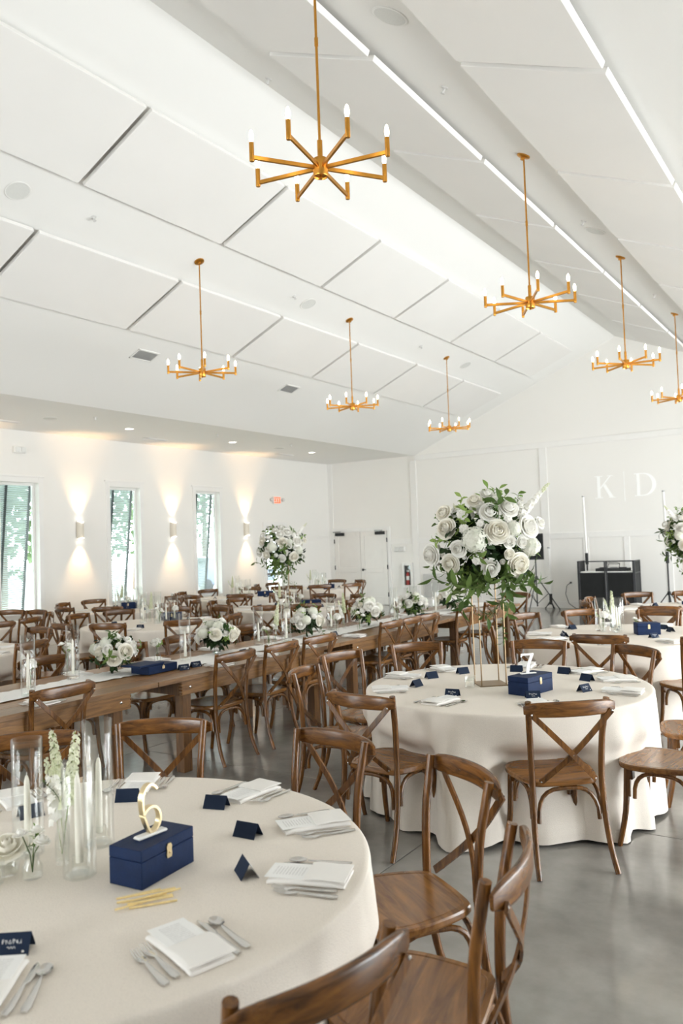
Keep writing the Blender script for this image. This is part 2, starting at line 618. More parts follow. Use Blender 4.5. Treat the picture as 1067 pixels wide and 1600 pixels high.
bay_wall('wall_right', R_BAYS, True)
bay_wall('wall_front', F_BAYS, False)

# ---- back wall with panelling
m = MB()
m.box(XL - T, XR + T, YB, YB + T, -0.1, ZS)
m.prism([(SX_L - 0.3, ZS), (SX_R + 0.3, ZS), (SX_R, ZS + 0.1), (RIDGE, ZR + 0.15), (SX_L, ZS + 0.1)], T, 'y', YB)
WB = struct('wall_back', m.mesh('wall_back', 'wall_paint', False))
def back_part(name, x0, x1, z0, z1, d=0.022):
    m = MB(); m.cbox(x0, x1, YB - d, YB + 0.005, z0, z1, 0.003)
    return struct(name, m.mesh(name, 'trim_white', False), WB)
back_part('batten', -13.35, -13.20, 0.16, 4.11)
for x in (-10.5, -6.82, -3.14, 0.54):
    back_part('batten', x - 0.095, x + 0.095, 0.16, 3.97, 0.028)
for x0, x1 in ((-11.29, -10.60), (-10.40, -6.92), (-6.72, -3.24), (-3.04, 0.44), (0.64, XR)):
    back_part('chair_rail', x0, x1, 1.70, 1.84)
back_part('top_trim', SX_L, XR, 3.97, 4.11, 0.032)
for x in (-9.55, -8.66, -7.75, -5.84, -4.885, -3.95, -2.2, -1.3):
    back_part('batten', x - 0.065, x + 0.065, 0.16, 1.70)
for x0, x1 in ((-11.29, XR),):
    m = MB(); m.cbox(x0, x1, YB - 0.03, YB + 0.004, 0.0, 0.16, 0.004)
    struct('baseboard_back', m.mesh('baseboard_back', 'trim_white', False))
for k, (y0, y1) in enumerate(((YF, D3[0] - 0.11), (D3[1] + 0.11, YB))):
    m = MB(); m.cbox(XL - 0.004, XL + 0.025, y0, y1, 0.0, 0.16, 0.004)
    struct('baseboard_left' if k == 0 else 'baseboard_left_end', m.mesh('baseboard_left', 'trim_white', False))

# ---- ceiling: flat side soffits, two slopes
m = MB()
m.box(XL - T, SX_L, YF - T, YB + T, ZS, ZS + 0.12)
m.box(SX_R, XR + T, YF - T, YB + T, ZS, ZS + 0.12)
m.prism([(SX_L, ZS), (RIDGE, ZR), (SX_R, ZS), (SX_R, ZS + 0.2), (RIDGE, ZR + 0.2), (SX_L, ZS + 0.2)], YB - YF + 2 * T, 'y', YF - T)
CEIL = struct('ceiling', m.mesh('ceiling', 'ceiling_paint', False))
SL = (ZR - ZS) / (RIDGE - SX_L)
ANG = math.atan(SL)
def slope_frame(side, dist, y, below=0.0):
    """point on a roof slope: dist = horizontal distance from the ridge, side -1 left / +1 right"""
    return Vector((RIDGE + side * dist, y, ZR - SL * dist)) - Vector((0, 0, below))
def slope_rot(side):
    return Euler((0, side * ANG, 0))
# acoustic panels hung just under the slopes
PW, PL_ = 1.05, 2.10
pm = MB(); pm.cbox(-PW / 2 / math.cos(ANG), PW / 2 / math.cos(ANG), -PL_ / 2, PL_ / 2, -0.025, 0.025, 0.004)
PANEL = pm.mesh('acoustic_panel', 'panel_paint', False)
hm = MB()
for sx in (-0.4, 0.4):
    for sy in (-0.85, 0.85):
        hm.box(sx - 0.01, sx + 0.01, sy - 0.01, sy + 0.01, 0.0, 0.07)
for side in (-1, 1):
    for d in (0.74 + PW / 2, 2.54 + PW / 2):
        for k in range(-3, 7):
            y = 5.335 + 2.17 * k + 2.17 / 2
            if y > 18.6 or y - PL_ / 2 < YF + 0.2:
                continue
            p = slope_frame(side, d, y, 0.075)
            o = link('panel', PANEL, CEIL, p, slope_rot(side))
# ceiling loudspeakers, sprinklers, vents
def lathe_mesh(name, prof, mat, n=24):
    m = MB(); m.lathe(prof, n)
    return m.mesh(name, mat)
SPK_RING = lathe_mesh('rim', [(0.0, 0.0), (0.13, 0.0), (0.135, -0.006), (0.125, -0.010), (0.118, -0.008)], 'white_plastic')
SPK_GR = lathe_mesh('grille', [(0.0, -0.007), (0.119, -0.007), (0.119, -0.003)], 'speaker_cloth')
def ceiling_speaker(p, rot, label):
    t = thing('ceiling_speaker', label, 'speaker', p, 0, 'round ceiling speakers')
    t.rotation_euler = rot
    link('rim', SPK_RING, t); link('grille', SPK_GR, t)
for side, y, lab in ((-1, 4.9, 'round white ceiling speaker on the left slope, nearest the camera'),
                     (-1, 9.95, 'round white ceiling speaker on the left slope above the middle pendant'),
                     (-1, 15.66, 'round white ceiling speaker on the left slope nearest the back wall'),
                     (1, 4.86, 'large round ceiling speaker on the right slope at the picture top'),
                     (1, 9.86, 'round ceiling speaker on the right slope between two chandelier canopies')):
    ceiling_speaker(slope_frame(side, 2.235, y), slope_rot(side), lab)
for y, lab in ((8.62, 'flat round ceiling speaker in the side soffit by the first window'),
               (15.0, 'flat round ceiling speaker in the side soffit by the third window')):
    ceiling_speaker((-11.8, y, ZS), (0, 0, 0), lab)
SPR = MB(); SPR.lathe([(0, 0), (0.035, 0), (0.03, -0.008), (0.012, -0.01), (0.01, -0.04), (0.0, -0.04)], 12); SPR.lathe([(0, -0.05), (0.02, -0.05), (0.02, -0.053), (0, -0.053)], 10)
SPR.box(-0.004, 0.004, -0.014, 0.014, -0.052, -0.03)
SPR_M = SPR.mesh('sprinkler_head', 'vent_metal')
for side, d, y, lab in ((-1, 2.2, 5.83, 'small sprinkler head on the left slope beside the nearest speaker'),
                   (-1, 2.2, 9.55, 'small sprinkler head on the left slope left of the middle speaker'),
                   (-1, 2.2, 13.58, 'small sprinkler head on the left slope far down the hall'),
                   (1, 2.1, 6.0, 'small sprinkler head on the right slope above the second chandelier'),
                   (1, 0.15, 6.1, 'small sprinkler head at the ridge beside the nearest chandelier'),
                   (1, 2.2, 9.5, 'small sprinkler head on the right slope beside the far speaker'),
                   (1, 2.2, 13.2, 'small sprinkler head on the right slope near the last chandelier')):
    o = link('sprinkler', SPR_M, None, slope_frame(side, d, y), slope_rot(side))
    tag(o, lab, 'sprinkler', 'ceiling sprinklers')
for y, lab in ((8.3, 'tiny sprinkler head under the soffit near the first window'), (11.4, 'tiny sprinkler head under the soffit near the second window'), (13.9, 'tiny sprinkler head under the soffit near the third window')):
    tag(link('sprinkler', SPR_M, None, (-11.2, y + 0.8, ZS)), lab, 'sprinkler', 'ceiling sprinklers')
def vent(p, rot, sx, sy, label):
    t = thing('air_vent', label, 'vent', p, 0, 'ceiling air vents')
    t.rotation_euler = rot
    m = MB()
    m.cbox(-sx / 2, sx / 2, -sy / 2, -sy / 2 + 0.025, -0.012, 0.002, 0.002); m.cbox(-sx / 2, sx / 2, sy / 2 - 0.025, sy / 2, -0.012, 0.002, 0.002)
    m.cbox(-sx / 2, -sx / 2 + 0.025, -sy / 2, sy / 2, -0.012, 0.002, 0.002); m.cbox(sx / 2 - 0.025, sx / 2, -sy / 2, sy / 2, -0.012, 0.002, 0.002)
    link('frame', m.mesh('frame', 'white_plastic', False), t)
    m = MB(); m.box(-sx / 2 + 0.02, sx / 2 - 0.02, -sy / 2 + 0.02, sy / 2 - 0.02, -0.002, 0.0)
    link('backing', m.mesh('backing', 'vent_dark', False), t)
    m = MB()
    n = 9
    for k in range(n):
        x = -sx / 2 + 0.025 + (sx - 0.05) * (k + 0.5) / n
        m.box(-0.011, 0.011, -sy / 2 + 0.02, sy / 2 - 0.02, -0.0015, 0.0015, Matrix.Translation((x, 0, -0.007)) @ Matrix.Rotation(rad(35), 4, 'Y'))
    s_ = link('slats', m.mesh('slats', 'vent_metal', False), t)
    s_['kind'] = 'stuff'
vent(slope_frame(-1, 4.12, 8.3), slope_rot(-1), 0.25, 0.42, 'rectangular air vent on the left slope near the first pendant')
vent(slope_frame(-1, 4.12, 11.86), slope_rot(-1), 0.25, 0.42, 'rectangular air vent on the left slope near the middle pendant')
vent((-12.55, 8.23, ZS), (0, 0, 0), 0.14, 0.6, 'slim soffit air vent over the first window at the left edge')
vent((-12.57, 11.77, ZS), (0, 0, 0), 0.14, 0.6, 'slim soffit air vent over the second window')
vent((-12.57, 16.2, ZS), (0, 0, 0), 0.14, 0.6, 'slim soffit air vent over the glazed side door')

# ---- recessed downlights in the soffit
DL_RING = lathe_mesh('rim', [(0.075, 0.0), (0.095, 0.0), (0.095, -0.006), (0.075, -0.004)], 'white_plastic')
DL_LENS = lathe_mesh('lens', [(0.0, -0.003), (0.077, -0.003), (0.077, 0.0)], 'lamp_glow')
for y, lab in ((7.4, 'round recessed downlight in the soffit left of the first window'), (10.42, 'round recessed downlight in the soffit between first and second window'),
               (13.38, 'round recessed downlight in the soffit before the third window'), (16.38, 'round recessed downlight in the soffit beside the glazed side door')):
    t = thing('recessed_light', lab, 'ceiling light', (-11.84, y, ZS), 0, 'recessed soffit lights')
    link('rim', DL_RING, t); link('lens', DL_LENS, t)

# ---- windows
def window(n, a, b):
    t = bpy.data.objects.new('window_%d' % (n if n > 0 else n + 7), None); COL.objects.link(t)
    t.location = (XL, (a + b) / 2, WZ0); t['kind'] = 'structure'
    h, w = WZ1 - WZ0, b - a
    m = MB()
    for y0, y1, z0, z1 in ((-w/2 - 0.10, -w/2, -0.02, h + 0.10), (w/2, w/2 + 0.10, -0.02, h + 0.10), (-w/2, w/2, h, h + 0.10)):
        m.cbox(-0.005, 0.022, y0, y1, z0, z1, 0.003)
    m.cbox(-0.005, 0.03, -w/2 - 0.13, w/2 + 0.13, h + 0.10, h + 0.135, 0.004)
    link('casing', m.mesh('casing', 'trim_white', False), t)
    m = MB(); m.cbox(-0.2, 0.045, -w/2 - 0.12, w/2 + 0.12, -0.03, 0.0, 0.004)
    link('sill', m.mesh('sill', 'trim_white', False), t)
    m = MB()
    for y0, y1, z0, z1 in ((-w/2, -w/2 + 0.045, 0, h), (w/2 - 0.045, w/2, 0, h), (-w/2 + 0.045, w/2 - 0.045, 0, 0.05), (-w/2 + 0.045, w/2 - 0.045, h - 0.05, h)):
        m.cbox(-0.17, -0.11, y0, y1, z0, z1, 0.003)
    link('sash', m.mesh('sash', 'trim_white', False), t)
    m = MB(); m.box(-0.143, -0.137, -w/2 + 0.04, w/2 - 0.04, 0.045, h - 0.045)
    link('pane', m.mesh('pane', 'window_glass', False), t)
    # louvred top-hung shutter outside, propped open at the foot
    lab = {1: 'grey louvred shutter outside the window at the left picture edge', 2: 'grey louvred shutter outside the middle window', 3: 'grey louvred shutter outside the third window'}[n]
    s = thing('window_shutter', lab, 'shutter', (XL - T - 0.03, (a + b) / 2, WZ1 + 0.05), 0, 'louvred window shutters')
    s.rotation_euler = (0, math.atan2(0.30, 2.45), 0)
    H = h + 0.12
    for yc in (-w/2 + 0.0, -w/2 + 0.31, w/2):
        m = MB(); m.cbox(-0.02, 0.02, yc - 0.025, yc + 0.025, -H, 0, 0.003)
        link('stile', m.mesh('stile', 'shutter_grey', False), s)
    for z in (-H, -0.06):
        m = MB(); m.cbox(-0.018, 0.018, -w/2, w/2, z, z + 0.06, 0.003)
        link('cross_rail', m.mesh('cross_rail', 'shutter_grey', False), s)
    m = MB()
    k = 0
    z = -H + 0.08
    while z < -0.08:
        m.box(-0.024, 0.024, -w/2 + 0.02, w/2 - 0.02, -0.003, 0.003, Matrix.Translation((0, 0, z)) @ Matrix.Rotation(rad(-38), 4, 'Y'))
        z += 0.040
    lv = link('louvers', m.mesh('louvers', 'louver_grey', False), s)
    lv['kind'] = 'stuff'
for k, (a, b) in enumerate(WIN):
    window(k + 1, a, b)

# ---- glazed side door on the left wall
def side_door():
    a, b, h = D3
    t = bpy.data.objects.new('door_3', None); COL.objects.link(t); t.location = (XL, (a + b) / 2, 0); t['kind'] = 'structure'
    w = b - a
    m = MB()
    for y0, y1, z0, z1 in ((-w/2 - 0.1, -w/2, 0, h + 0.1), (w/2, w/2 + 0.1, 0, h + 0.1), (-w/2, w/2, h, h + 0.1)):
        m.cbox(-0.005, 0.022, y0, y1, z0, z1, 0.003)
    link('casing', m.mesh('casing', 'trim_white', False), t)
    m = MB()
    for y0, y1, z0, z1 in ((-w/2, -w/2 + 0.12, 0.01, h), (w/2 - 0.12, w/2, 0.01, h), (-w/2 + 0.12, w/2 - 0.12, 0.01, 0.28), (-w/2 + 0.12, w/2 - 0.12, h - 0.13, h)):
        m.cbox(-0.10, -0.055, y0, y1, z0, z1, 0.003)
    link('leaf', m.mesh('leaf', 'door_white', False), t)
    m = MB(); m.box(-0.083, -0.077, -w/2 + 0.11, w/2 - 0.11, 0.27, h - 0.12)
    link('pane', m.mesh('pane', 'window_glass', False), t)
    m = MB(); m.cbox(-0.055, -0.005, -0.05, 0.22, h - 0.11, h - 0.04, 0.005)
    c = link('door_closer', m.mesh('door_closer', 'steel_grey', False), t)
    m = MB(); m.box(-0.045, -0.03, -0.28, 0.02, h - 0.035, h - 0.02); link('arm', m.mesh('arm', 'steel_grey', False), c)
    m = MB(); m.cbox(-0.055, -0.01, -w/2 + 0.06, w/2 - 0.06, 1.0, 1.06, 0.006); link('push_bar', m.mesh('push_bar', 'steel_grey', False), t)
side_door()

# ---- white double door in the back wall
def leaf(n, x0, x1, hinge_left):
    t = bpy.data.objects.new('door_%d' % n, None); COL.objects.link(t); t.location = ((x0 + x1) / 2, YB, 0); t['kind'] = 'structure'
    w, h = x1 - x0, 2.085
    y0, y1 = -0.045, -0.002
    st = 0.13
    m = MB(); m.box(-w/2, w/2, y0 + 0.018, y1, 0.01, h)
    link('leaf', m.mesh('leaf', 'door_white', False), t)
    for a, b, c, d in ((-w/2, -w/2 + st, 0.01, h), (w/2 - st, w/2, 0.01, h)):
        m = MB(); m.cbox(a + 0.002, b, y0, y1, c, d, 0.003); link('stile', m.mesh('stile', 'door_white', False), t)
    for c, d in ((0.01, 0.24), (0.92, 1.06), (h - 0.13, h)):
        m = MB(); m.cbox(-w/2 + st, w/2 - st, y0, y1, c, d, 0.003); link('cross_rail', m.mesh('cross_rail', 'door_white', False), t)
    s = -1 if hinge_left else 1
    for z in (0.3, 1.07, 1.83):
        m = MB(); m.cbox(s * (w/2 + 0.006) - 0.014, s * (w/2 + 0.006) + 0.014, y0 - 0.012, y0 + 0.01, z - 0.06, z + 0.06, 0.003)
        link('hinge', m.mesh('hinge', 'black_metal', False), t)
    m = MB(); m.cbox(s * (w/2 - 0.20) - 0.15, s * (w/2 - 0.20) + 0.15, y0 - 0.06, y0, h - 0.10, h - 0.01, 0.006)
    c = link('door_closer', m.mesh('door_closer', 'black_matte', False), t)
    m = MB(); m.box(-0.2, 0.06, y0 - 0.045, y0 - 0.025, h + 0.0, h + 0.03, Matrix.Translation((s * 0.3 * w, 0, 0)) ); link('arm', m.mesh('arm', 'steel_grey', False), c)
    if not hinge_left:
        m = MB(); m.lathe([(0, -0.02), (0.035, -0.02), (0.035, 0.0), (0, 0.0)], 16); rose = m.mesh('rosette', 'black_metal')
        k = link('handle', rose, t, (-w/2 + 0.07, y0 - 0.002, 1.0), (rad(-90), 0, 0))
        m = MB(); m.tube([(0, 0, 0), (0, 0, -0.05), (0.02, 0, -0.055), (0.12, 0, -0.055)], 0.010, 8, (0, 1, 0)); link('lever', m.mesh('lever', 'black_metal'), k)
leaf(1, -13.16, -12.285, True)
leaf(2, -12.275, -11.40, False)
m = MB()
for a, b, c, d in ((-13.27, -13.17, 0, 2.20), (-11.39, -11.29, 0, 2.20), (-13.17, -11.39, 2.09, 2.20)):
    m.cbox(a, b, YB - 0.03, YB + 0.004, c, d, 0.003)
struct('trim_1', m.mesh('double_door_casing', 'trim_white', False))

# ---- wall sconces with their up and down light
SC_BODY = MB()
prof = [(0.0, 0.0)]
N_ = 20
ring = []
def half_cyl(m, r, z0, z1, n=14):
    poly = [(0.0, -r)] + [(r * 0.25 + r * math.cos(-PI / 2 + PI * k / n) * 1.0, r * math.sin(-PI / 2 + PI * k / n)) for k in range(n + 1)] + [(0.0, r)]
    m.prism(poly, z1 - z0, 'z', z0)
    return m
half_cyl(SC_BODY, 0.075, -0.16, 0.16)
SCB = SC_BODY.mesh('shade', 'sconce_cream')
m = MB(); m.cbox(-0.002, 0.012, -0.055, 0.055, -0.2, 0.2, 0.003); SCP = m.mesh('back_plate', 'white_plastic', False)
m = MB(); m.lathe([(0, 0), (0.05, 0), (0.05, 0.004), (0, 0.004)], 16); SCL = m.mesh('lamp', 'lamp_glow')
for y, lab in ((10.38, 'cream half-round wall sconce between first and second window'), (12.94, 'cream half-round wall sconce between second and third window'),
               (15.48, 'cream half-round wall sconce right of the third window'), (7.83, 'cream half-round wall sconce left of the first window')):
    t = thing('wall_sconce', lab, 'wall lamp', (XL, y, 2.215), 0, 'up and down wall sconces')
    link('shade', SCB, t, (0.01, 0, 0)); link('back_plate', SCP, t)
    link('lamp', SCL, t, (0.075, 0, 0.16)); link('lamp', SCL, t, (0.075, 0, -0.164))
    for sgn in (1, -1):
        l = bpy.data.lights.new('sconce_light', 'SPOT')
        l.energy = 4.6
        l.color = (1.0, 0.62, 0.30)
        l.spot_size = rad(70)
        l.spot_blend = 1.0
        l.shadow_soft_size = 0.02
        lo = bpy.data.objects.new('sconce_light', l); COL.objects.link(lo); lo.parent = t
        lo.location = (0.115, 0, sgn * 0.172)
        lo.rotation_euler = (0, rad(5), 0) if sgn < 0 else (rad(180), rad(-5), 0)

# ---- emergency light, exit signs, extinguisher, wall grille, outlet
t = thing('emergency_light', 'white twin emergency light high on the left wall', 'emergency light', (XL, 9.05, 3.74))
m = MB(); m.cbox(0, 0.06, -0.13, 0.13, -0.06, 0.06, 0.006); link('housing', m.mesh('housing', 'white_plastic', False), t)
for s in (-0.06, 0.06):
    m = MB(); m.cbox(0.06, 0.075, s - 0.045, s + 0.045, -0.045, 0.045, 0.004); link('lens', m.mesh('lens', 'acrylic', False), t)

LET = {  # letter strokes on a 4 x 6 grid as boxes (x0,x1,z0,z1), diagonals as (x0,z0,x1,z1,width)
 'E': ([(0, 1, 0, 6), (1, 4, 0, 1), (1, 3.4, 2.5, 3.5), (1, 4, 5, 6)], []),
 'X': ([], [(0.5, 0, 3.5, 6, 1), (0.5, 6, 3.5, 0, 1)]),
 'I': ([(1.5, 2.5, 0, 6)], []),
 'T': ([(1.5, 2.5, 0, 5), (0, 4, 5, 6)], [])}
def block_text(word, h, depth):
    m = MB(); x = 0; u = h / 6
    for ch in word:
        bx, dg = LET[ch]
        for a, b, c, d in bx:
            m.box((x + a) * u, (x + b) * u, 0, depth, c * u, d * u)
        for x0, z0, x1, z1, w_ in dg:
            m.prism([((x + x0 - w_/2) * u, z0 * u), ((x + x0 + w_/2) * u, z0 * u), ((x + x1 + w_/2) * u, z1 * u), ((x + x1 - w_/2) * u, z1 * u)], depth, 'y')
        x += 5
    return m, (x - 1) * u
t = thing('exit_sign', 'red lit exit sign with side lamps above the glazed side door', 'exit sign', (XL, 16.76, 2.99))
m = MB(); m.cbox(0, 0.05, -0.16, 0.16, -0.10, 0.10, 0.006); link('housing', m.mesh('housing', 'white_plastic', False), t)
m = MB(); m.box(0.05, 0.053, -0.14, 0.14, -0.08, 0.08); link('face', m.mesh('face', 'exit_red', False), t)
mt, wt = block_text('EXIT', 0.11, 0.004)
link('lettering', mt.mesh('lettering', 'letter_white', False), t, (0.058, -wt/2, -0.055), (0, 0, rad(90)))
for s in (-1, 1):
    m = MB(); m.lathe([(0, 0), (0.045, 0), (0.05, 0.06), (0.0, 0.07)], 14); link('lamp_head', m.mesh('lamp_head', 'vent_metal'), t, (0.03, s * 0.23, 0.0), (0, rad(70), 0))
t = thing('emergency_light', 'small white twin-lamp emergency light beside the double door', 'emergency light', (-11.0, YB, 1.56))
m = MB(); m.cbox(-0.17, 0.17, -0.05, 0, -0.075, 0.075, 0.006); link('housing', m.mesh('housing', 'white_plastic', False), t)
for s in (-0.08, 0.08):
    m = MB(); m.cbox(s - 0.065, s + 0.065, -0.065, -0.05, -0.06, 0.06, 0.004); link('lens', m.mesh('lens', 'vent_metal', False), t)
t = thing('extinguisher_cabinet', 'white framed glass cabinet on the back wall beside the double door', 'cabinet', (-10.775, YB, 0.83))
m = MB()
for a, b, c, d in ((-0.17, -0.10, -0.34, 0.34), (0.10, 0.17, -0.34, 0.34), (-0.10, 0.10, -0.34, -0.27), (-0.10, 0.10, 0.27, 0.34)):
    m.cbox(a, b, -0.06, 0, c, d, 0.004)
link('frame', m.mesh('frame', 'white_plastic', False), t)
m = MB(); m.box(-0.10, 0.10, -0.004, 0.0, -0.27, 0.27); link('backing', m.mesh('backing', 'black_matte', False), t)
m = MB(); m.box(-0.10, 0.10, -0.058, -0.055, -0.27, 0.27); link('pane', m.mesh('pane', 'clear_glass', False), t)
t = thing('fire_extinguisher', 'red fire extinguisher inside the white wall cabinet', 'extinguisher', (-10.775, YB - 0.03, 0.57))
m = MB(); m.lathe([(0, 0), (0.045, 0), (0.05, 0.02), (0.05, 0.27), (0.03, 0.33), (0.012, 0.35), (0, 0.35)], 16); b_ = link('tank', m.mesh('tank', 'red_paint'), t, (0, 0, 0), None, (0.95, 0.42, 1))
m = MB(); m.lathe([(0.0505, 0.13), (0.0505, 0.24)], 16); link('label', m.mesh('label', 'letter_white'), b_)
m = MB(); m.cbox(-0.03, 0.05, -0.012, 0.012, 0.36, 0.41, 0.004); m.box(-0.012, 0.012, -0.01, 0.01, 0.345, 0.37); link('valve', m.mesh('valve', 'steel_grey', False), t)
m = MB(); m.tube([(-0.03, 0, 0.38), (-0.06, 0, 0.33), (-0.062, 0, 0.15)], 0.009, 8, (0, 1, 0)); link('hose', m.mesh('hose', 'black_matte'), t)
t = thing('wall_grille', 'grey rectangular return air grille low on the back wall', 'vent', (-9.85, YB - 0.022, 0.55))
m = MB()
for a, b, c, d in ((-0.45, -0.42, -0.32, 0.32), (0.42, 0.45, -0.32, 0.32), (-0.42, 0.42, -0.32, -0.29), (-0.42, 0.42, 0.29, 0.32)):
    m.cbox(a, b, -0.012, 0.01, c, d, 0.003)
link('frame', m.mesh('frame', 'vent_metal', False), t)
m = MB()
for k in range(24):
    z = -0.285 + 0.57 * k / 23
    m.box(-0.42, 0.42, -0.012, 0.008, z - 0.0015, z + 0.0085, Matrix.Translation((0, 0, 0)))
s_ = link('slats', m.mesh('slats', 'vent_metal', False), t); s_['kind'] = 'stuff'
t = thing('wall_outlet', 'small white wall outlet with a dark cable plugged in', 'outlet', (-6.25, YB, 0.62))
m = MB(); m.cbox(-0.04, 0.04, -0.012, 0, -0.06, 0.06, 0.003); link('cover_plate', m.mesh('cover_plate', 'white_plastic', False), t)
m = MB(); m.cbox(-0.02, 0.02, -0.05, -0.012, -0.02, 0.02, 0.003); link('plug', m.mesh('plug', 'black_matte', False), t)
m = MB(); m.tube([(-6.25, YB - 0.07, 0.62), (-6.33, YB - 0.10, 0.55), (-6.36, YB - 0.12, 0.35), (-6.28, YB - 0.14, 0.12), (-6.1, YB - 0.2, 0.012), (-5.7, YB - 0.4, 0.012)], 0.008, 6)
tag(link('power_cable', m.mesh('power_cable', 'black_matte')), 'dark power cable drooping from the wall outlet to the floor', 'cable')

# ---- white monogram on the back wall
def arc(cx, cz, rx, rz, a0, a1, n):
    return [(cx + rx * math.cos(rad(a0 + (a1 - a0) * k / n)), cz + rz * math.sin(rad(a0 + (a1 - a0) * k / n))) for k in range(n + 1)]
H_ = 0.53
t = thing('wall_monogram', 'large white serif monogram K | D on the back wall', 'lettering', (-5.57, YB - 0.001, 2.63))
m = MB()
m.prism([(0.06, 0.012), (0.06, H_ - 0.012), (0.13, H_ - 0.012), (0.13, 0.012)], -0.004, 'y')
m.prism([(0.0, 0), (0.0, 0.014), (0.19, 0.014), (0.19, 0)], -0.004, 'y'); m.prism([(0.0, H_ - 0.014), (0.0, H_), (0.19, H_), (0.19, H_ - 0.014)], -0.004, 'y')
m.prism([(0.13, 0.215), (0.13, 0.255), (0.355, H_ - 0.013), (0.385, H_ - 0.013)], -0.004, 'y')
m.prism([(0.20, 0.29), (0.25, 0.335), (0.435, 0.012), (0.345, 0.012)], -0.0045, 'y')
m.prism([(0.30, H_ - 0.014), (0.30, H_), (0.44, H_), (0.44, H_ - 0.014)], -0.004, 'y'); m.prism([(0.32, 0), (0.32, 0.014), (0.47, 0.014), (0.47, 0)], -0.004, 'y')
link('letter', m.mesh('letter_k', 'letter_white', False), t)
m = MB(); m.prism([(0.685, -0.10), (0.685, 0.60), (0.697, 0.60), (0.697, -0.10)], -0.004, 'y'); link('divider', m.mesh('divider', 'letter_white', False), t)
m = MB(); x = 0.92
m.prism([(x + 0.05, 0.012), (x + 0.05, H_ - 0.012), (x + 0.12, H_ - 0.012), (x + 0.12, 0.012)], -0.004, 'y')
out_ = arc(x + 0.20, H_/2, 0.285, H_/2, -90, 90, 20)
inn_ = arc(x + 0.19, H_/2, 0.205, H_/2 - 0.02, -90, 90, 20)
for k in range(20):
    m.prism([inn_[k], out_[k], out_[k + 1], inn_[k + 1]], -0.004, 'y')
m.prism([(x, 0), (x, 0.02), (x + 0.2, 0.02), (x + 0.2, 0)], -0.0042, 'y'); m.prism([(x, H_ - 0.02), (x, H_), (x + 0.2, H_), (x + 0.2, H_ - 0.02)], -0.0042, 'y')
link('letter', m.mesh('letter_d', 'letter_white', False), t)

# ================================================================== CHANDELIERS
def chandelier_meshes():
    d = {}
    m = MB(); m.lathe([(0, 0), (0.065, 0), (0.065, -0.012), (0.05, -0.02), (0.02, -0.024), (0.018, -0.045), (0, -0.045)], 24); d['canopy'] = m.mesh('canopy', 'brass')
    m = MB(); m.lathe([(0, 0.055), (0.043, 0.055), (0.046, 0.05), (0.046, -0.05), (0.043, -0.055), (0.040, -0.055), (0.036, -0.045), (0, -0.045)], 24); d['hub'] = m.mesh('hub', 'brass')
    m = MB(); m.lathe([(0, -0.07), (0.010, -0.068), (0.011, -0.055), (0.006, -0.045)], 12); d['finial'] = m.mesh('finial', 'brass')
    m = MB(); m.lathe([(0.0, 0.05), (0.016, 0.05), (0.016, 0.17), (0.010, 0.175), (0, 0.175)], 14); d['stem_sleeve'] = m.mesh('stem_sleeve', 'brass')
    m = MB(); m.cbox(0.04, 0.425, -0.008, 0.008, -0.012, 0.012, 0.0015); d['arm'] = m.mesh('arm', 'brass', False)
    m = MB(); m.lathe([(0, -0.024), (0.013, -0.024), (0.0145, -0.021), (0.0145, 0.018), (0.0135, 0.019), (0.0135, 0.021), (0.0145, 0.022), (0.0145, 0.088), (0.012, 0.09), (0, 0.09)], 14); d['socket'] = m.mesh('socket', 'brass')
    m = MB(); m.lathe([(0, 0.09), (0.008, 0.09), (0.012, 0.105), (0.0145, 0.12), (0.0135, 0.138), (0.009, 0.155), (0.004, 0.165), (0, 0.167)], 12); d['bulb'] = m.mesh('bulb', 'bulb_glow')
    return d
CH = chandelier_meshes()
def chandelier(side, y, off, label):
    top = slope_frame(side, 2.235, y)
    zc = 4.04
    t = thing('chandelier', label, 'chandelier', (top.x, y, zc), rad(off), 'eight-armed brass chandeliers')
    c = link('canopy', CH['canopy'], t, (0, 0, top.z - zc), (0, side * ANG, -rad(off)))
    m = MB(); m.tube([(0, 0, 0.17), (0, 0, top.z - zc - 0.03)], 0.0085, 10, (0, 1, 0)); m.lathe([(0, 0), (0.012, 0), (0.012, 0.05), (0, 0.05)], 10, (0, 0, (top.z - zc) * 0.52))
    link('rod', m.mesh('rod', 'brass'), t)
    link('hub', CH['hub'], t); link('finial', CH['finial'], t); link('stem_sleeve', CH['stem_sleeve'], t)
    for k in range(8):
        a = 2 * PI * k / 8
        arm = link('arm', CH['arm'], t, (0, 0, 0), (0, 0, a))
        s_ = link('socket', CH['socket'], arm, (0.432, 0, 0))
        link('bulb', CH['bulb'], arm, (0.432, 0, 0))
for side, y, off, lab in ((1, 3.92, 11, 'nearest and largest brass chandelier, at the top of the picture'),
                          (1, 7.45, 30, 'second brass chandelier along the right slope'),
                          (1, 11.02, 4, 'third brass chandelier along the right slope'),
                          (1, 14.5, 18, 'farthest brass chandelier of the right slope, cut by the picture edge'),
                          (-1, 7.55, 3, 'left slope brass chandelier nearest the camera'),
                          (-1, 11.12, 20, 'middle brass chandelier of the left slope'),
                          (-1, 14.75, 8, 'farthest brass chandelier of the left slope, nearest the back wall')):
    chandelier(side, y, off, lab)

